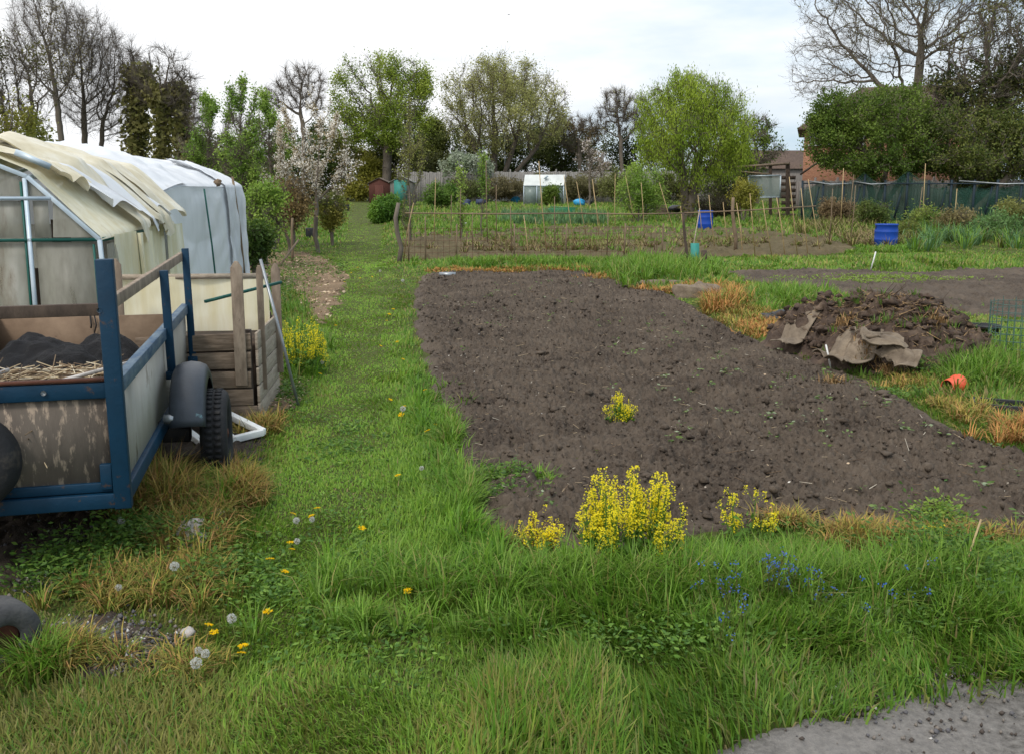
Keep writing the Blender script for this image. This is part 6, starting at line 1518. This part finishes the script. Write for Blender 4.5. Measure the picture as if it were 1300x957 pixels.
for b, py, rx, ry, yy, c, lab in ((812, 240, 34, 30, 47, G_YNG, 'large bright green bamboo like bush left of the willow'), (945, 246, 17, 14, 46, G_YEL, 'yellow green shrub right of the willow trunk'), (560, 248, 22, 13, 62, (S(78, 110, 40), S(110, 138, 58)), 'small green bush right of the teal fronted shed'), (700, 248, 10, 12, 70, G_HAW, 'green bush before the glass greenhouse'), (640, 237, 36, 13, 80, (S(104, 98, 68), S(126, 116, 80)), 'brownish hedge in front of the grey back fence'), (740, 236, 32, 14, 78, (S(104, 98, 68), S(120, 116, 74)), 'brownish hedge right of the glass greenhouse'), (590, 240, 26, 12, 78, (S(84, 96, 50), S(118, 120, 70)), 'olive hedge right of the teal fronted shed'), (782, 232, 24, 18, 74, (S(96, 104, 56), S(128, 132, 76)), 'loose olive hedge just left of the bamboo like bush'), (850, 238, 24, 16, 72, (S(74, 84, 44), S(104, 108, 60)), 'green hedge behind the willow trunk at left'), (912, 232, 26, 22, 70, (S(66, 76, 40), S(94, 98, 54)), 'dark hedge behind the willow trunk at right'), (690, 233, 24, 10, 80, (S(90, 92, 54), S(116, 114, 70)), 'low hedge behind the glass greenhouse'),
                                  (910, 262, 26, 12, 52, (S(64, 58, 46), S(96, 88, 60)), 'dark brushwood pile under the willow'), (1175, 285, 22, 20, 36, (S(96, 120, 48), S(132, 144, 66)), 'leafy weed bush before the green netting'), (1110, 272, 22, 14, 42, (S(84, 104, 48), S(120, 128, 66)), 'greenish weed bush left of the green netting middle'), (1215, 285, 24, 18, 34, (S(112, 104, 66), S(140, 128, 84)), 'dry brown weed bush nearest the right grass strip'),
                                  (1262, 296, 34, 22, 33, (S(84, 116, 64), S(116, 146, 84)), 'tall blue green weed bush at the right edge'), (1065, 268, 24, 12, 44, (S(116, 98, 72), S(140, 120, 86)), 'dry brown bramble at the left netting end'), (1150, 300, 16, 14, 33, (S(100, 112, 52), S(130, 136, 66)), 'low weed bush beside the second blue barrel'), (1290, 275, 22, 20, 36, (S(104, 112, 60), S(140, 140, 76)), 'pale weed bush at the right edge before the fence')):
    tree('weed_bush' if b > 1000 else 'garden_bush', lab, yy, b, [(b, py, rx, ry), (b - rx * .3, py + ry * .5, rx * .8, ry * .7), (b + rx * .4, py + ry * .4, rx * .7, ry * .8)], (b, py + ry), 'bush', 'bushes of the far plots', att=380, D=.22, trunk_r=.04, tip=.007, leaf=5200 if rx < 30 else 9500, lsize=.065 if yy < 60 else .1, lsd=.17, cl=.45, lcol=c, twig=700, twig_l=.35, twig_r=.004, trop=(0, 0, .35), lclump=1.0, aspect=.36, stems=[(b - rx * .4, py + ry * .8, 0), (b, py + ry * .7, .3), (b + rx * .4, py + ry * .8, 0)])
# the right hand group
tree('great_bare_tree', 'great bare tree with crooked limbs over the brick house', 52, 1150, [(1110, 40, 96, 62), (1060, 75, 60, 52), (1030, 108, 34, 22), (1170, 10, 100, 60), (1240, 20, 70, 60), (1120, -40, 120, 50)], (1146, 118), att=3600, D=.34, dk=.5, trunk_r=.24, tip=.010, wob=.3, trop=(-.02, 0, .06), twig=12000, twig_l=.7, twig_r=.0045, leaf=6500, lsize=.05, lsd=.1, lcol=(S(110, 108, 66), S(136, 130, 84)), bark='bark', stems=[(1146, 104, 0), (1170, 60, .6), (1124, 112, -.6)])
tree('ivy_tree', 'massive ivy dark tree at the right edge', 48, 1245, [(1240, 95, 66, 62), (1215, 110, 40, 40), (1290, 70, 60, 70), (1330, 110, 60, 80), (1270, 30, 60, 50)], (1245, 130), att=1300, trunk_r=.4, tip=.014, wob=.25, twig=5600, twig_l=.6, twig_r=.008, leaf=15000, lsize=.065, lsd=.25, lcol=(S(88, 92, 46), S(122, 118, 66)), bark='bark_dark', ivy=9000, ivy_top=55, ivy_r=1.0, ivy_col=(S(58, 70, 36), S(88, 96, 50)), stems=[(1245, 120, 0), (1275, 110, .5), (1215, 120, 0)])
tree('hawthorn_tree', 'wide bright green hawthorn half hiding the brick house', 47, 1110, [(1085, 142, 46, 24), (1130, 150, 54, 32), (1062, 160, 34, 28), (1044, 150, 24, 24), (1046, 190, 28, 26), (1060, 130, 30, 18), (1140, 125, 40, 18), (1120, 185, 66, 30), (1160, 172, 50, 34), (1090, 130, 34, 14), (1110, 208, 70, 18), (1180, 205, 50, 20)], (1115, 200), att=1400, trunk_r=.16, tip=.012, wob=.25, twig=2600, twig_l=.5, twig_r=.006, leaf=56000, lsize=.062, lsd=.2, lcol=G_HAW, cl=.62, lclump=1.3, stems=[(1100, 205, 0), (1130, 200, .5), (1160, 205, 0)])
tree('hawthorn_tree', 'olive green hawthorn right of the wide bright hawthorn', 46, 1225, [(1215, 165, 50, 36), (1260, 175, 56, 42), (1310, 170, 50, 50), (1230, 200, 80, 26), (1340, 190, 60, 50)], (1230, 200), att=1300, trunk_r=.16, tip=.012, wob=.25, twig=2600, twig_l=.5, twig_r=.006, leaf=36000, lsize=.064, lsd=.2, lcol=(S(88, 100, 44), S(122, 128, 62), S(72, 88, 38)), cl=.45, lclump=1.3, stems=[(1205, 205, 0), (1250, 205, .5), (1300, 205, 0)])

for px, py, rx, ry, yy, c, lab in ((1140, 208, 44, 26, 66, G_DARK, 'dark shrubbery behind the hawthorns, nearest the brick house'), (1225, 205, 46, 30, 66, G_DARK, 'dark shrubbery behind the massive ivy tree'), (1305, 200, 50, 36, 66, (S(62, 74, 36), S(86, 98, 46)), 'olive shrubbery at the right edge behind the board fence')):
    tree('belt_tree', lab, yy, px, [(px, py, rx, ry), (px - rx * .4, py + ry * .5, rx * .8, ry * .7), (px + rx * .5, py + ry * .4, rx * .8, ry * .8), (px, 232, rx * 1.1, 18)], (px, py + ry * .6), group='trees of the dark belt', att=500, trunk_r=.2, tip=.016, leaf=12000, lsize=.09, lsd=.35, lcol=c, wob=.25, lclump=2.0, shell=.33)
# ------------------------------------------------------------------ sky, sun, camera
w = bpy.data.worlds.new('World'); scene.world = w; w.use_nodes = True
nt = w.node_tree; nt.nodes.clear(); L = nt.links.new
SUN_EL, SUN_AZ = R(52), R(205)          # azimuth clockwise from +Y: behind the camera, a little to the left
sky = nt.nodes.new('ShaderNodeTexSky'); sky.sky_type = 'NISHITA'; sky.sun_disc = False; sky.sun_elevation = SUN_EL; sky.sun_rotation = SUN_AZ; sky.dust_density = 2.
tc = nt.nodes.new('ShaderNodeTexCoord'); mp = nt.nodes.new('ShaderNodeMapping'); mp.inputs['Scale'].default_value = (1.2, 1.2, 4.5)
no = nt.nodes.new('ShaderNodeTexNoise'); no.inputs['Scale'].default_value = 1.6; no.inputs['Detail'].default_value = 7; no.inputs['Roughness'].default_value = .55
rp = nt.nodes.new('ShaderNodeValToRGB'); rp.color_ramp.elements[0].position = .3; rp.color_ramp.elements[0].color = (.12, .12, .12, 1); rp.color_ramp.elements[1].position = .52
mx = nt.nodes.new('ShaderNodeMixRGB'); mx.inputs[2].default_value = (1, 1, 1, 1)
bg = nt.nodes.new('ShaderNodeBackground'); bg.inputs['Strength'].default_value = .1; out = nt.nodes.new('ShaderNodeOutputWorld')
L(tc.outputs['Generated'], mp.inputs[0]); L(mp.outputs[0], no.inputs['Vector']); L(no.outputs['Fac'], rp.inputs[0]); # overcast cloud: whiter and brighter overhead than at the horizon, as a real cloudy sky is
sx = nt.nodes.new('ShaderNodeSeparateXYZ'); L(tc.outputs['Generated'], sx.inputs[0])
el = nt.nodes.new('ShaderNodeMapRange'); el.inputs['From Min'].default_value = .1; el.inputs['From Max'].default_value = 1.; el.inputs['To Min'].default_value = 9.9; el.inputs['To Max'].default_value = 17.; L(sx.outputs['Z'], el.inputs['Value'])
n2 = nt.nodes.new('ShaderNodeTexNoise'); n2.inputs['Scale'].default_value = 4.; n2.inputs['Detail'].default_value = 6; L(mp.outputs[0], n2.inputs['Vector'])
mr = nt.nodes.new('ShaderNodeMapRange'); mr.inputs['From Min'].default_value = .3; mr.inputs['From Max'].default_value = .7; mr.inputs['To Min'].default_value = .93; mr.inputs['To Max'].default_value = 1.06; L(n2.outputs['Fac'], mr.inputs['Value'])
ml = nt.nodes.new('ShaderNodeMath'); ml.operation = 'MULTIPLY'; L(el.outputs[0], ml.inputs[0]); L(mr.outputs[0], ml.inputs[1])
cl = nt.nodes.new('ShaderNodeVectorMath'); cl.operation = 'SCALE'; cl.inputs[0].default_value = (.985, 1.0, 1.02); L(ml.outputs[0], cl.inputs['Scale'])
L(cl.outputs[0], mx.inputs[2])
bl = nt.nodes.new('ShaderNodeMixRGB'); bl.inputs[0].default_value = .3; bl.inputs[1].default_value = (6.2, 8.2, 10., 1); L(sky.outputs[0], bl.inputs[2])
gx = nt.nodes.new('ShaderNodeMath'); gx.operation = 'MULTIPLY_ADD'; gx.inputs[1].default_value = -.42; L(sx.outputs['X'], gx.inputs[0]); L(no.outputs['Fac'], gx.inputs[2]); L(gx.outputs[0], rp.inputs[0])
L(rp.outputs[0], mx.inputs[0]); L(bl.outputs[0], mx.inputs[1]); L(mx.outputs[0], bg.inputs[0]); L(bg.outputs[0], out.inputs[0])

ld = bpy.data.lights.new('sun', 'SUN'); ld.energy = 1.5; ld.angle = R(10); ld.color = (1, .96, .9)
lo = bpy.data.objects.new('sun', ld); C.objects.link(lo)
dv = Vector((math.sin(SUN_AZ) * math.cos(SUN_EL), math.cos(SUN_AZ) * math.cos(SUN_EL), math.sin(SUN_EL)))
lo.rotation_euler = dv.to_track_quat('Z', 'Y').to_euler(); lo.location = (0, 0, 30)

cd = bpy.data.cameras.new('camera'); cam = bpy.data.objects.new('camera', cd); C.objects.link(cam); scene.camera = cam
cam.location = (0, 0, EYE); cam.rotation_euler = (math.pi / 2 - PITCH, 0, 0)
cd.sensor_fit = 'HORIZONTAL'; cd.sensor_width = 36; cd.lens = FPX / 1300 * 36; cd.shift_y = -(478.5 - CY) / 1300; cd.clip_start = .05; cd.clip_end = 4000
vs = scene.view_settings; vs.view_transform = 'Standard'; vs.look = 'None'; vs.exposure = .12; vs.gamma = 1.; vs.use_curve_mapping = False
scene.cycles.max_bounces = 6; scene.cycles.transparent_max_bounces = 12; scene.cycles.diffuse_bounces = 3
scene.render.resolution_x, scene.render.resolution_y = 1024, 753
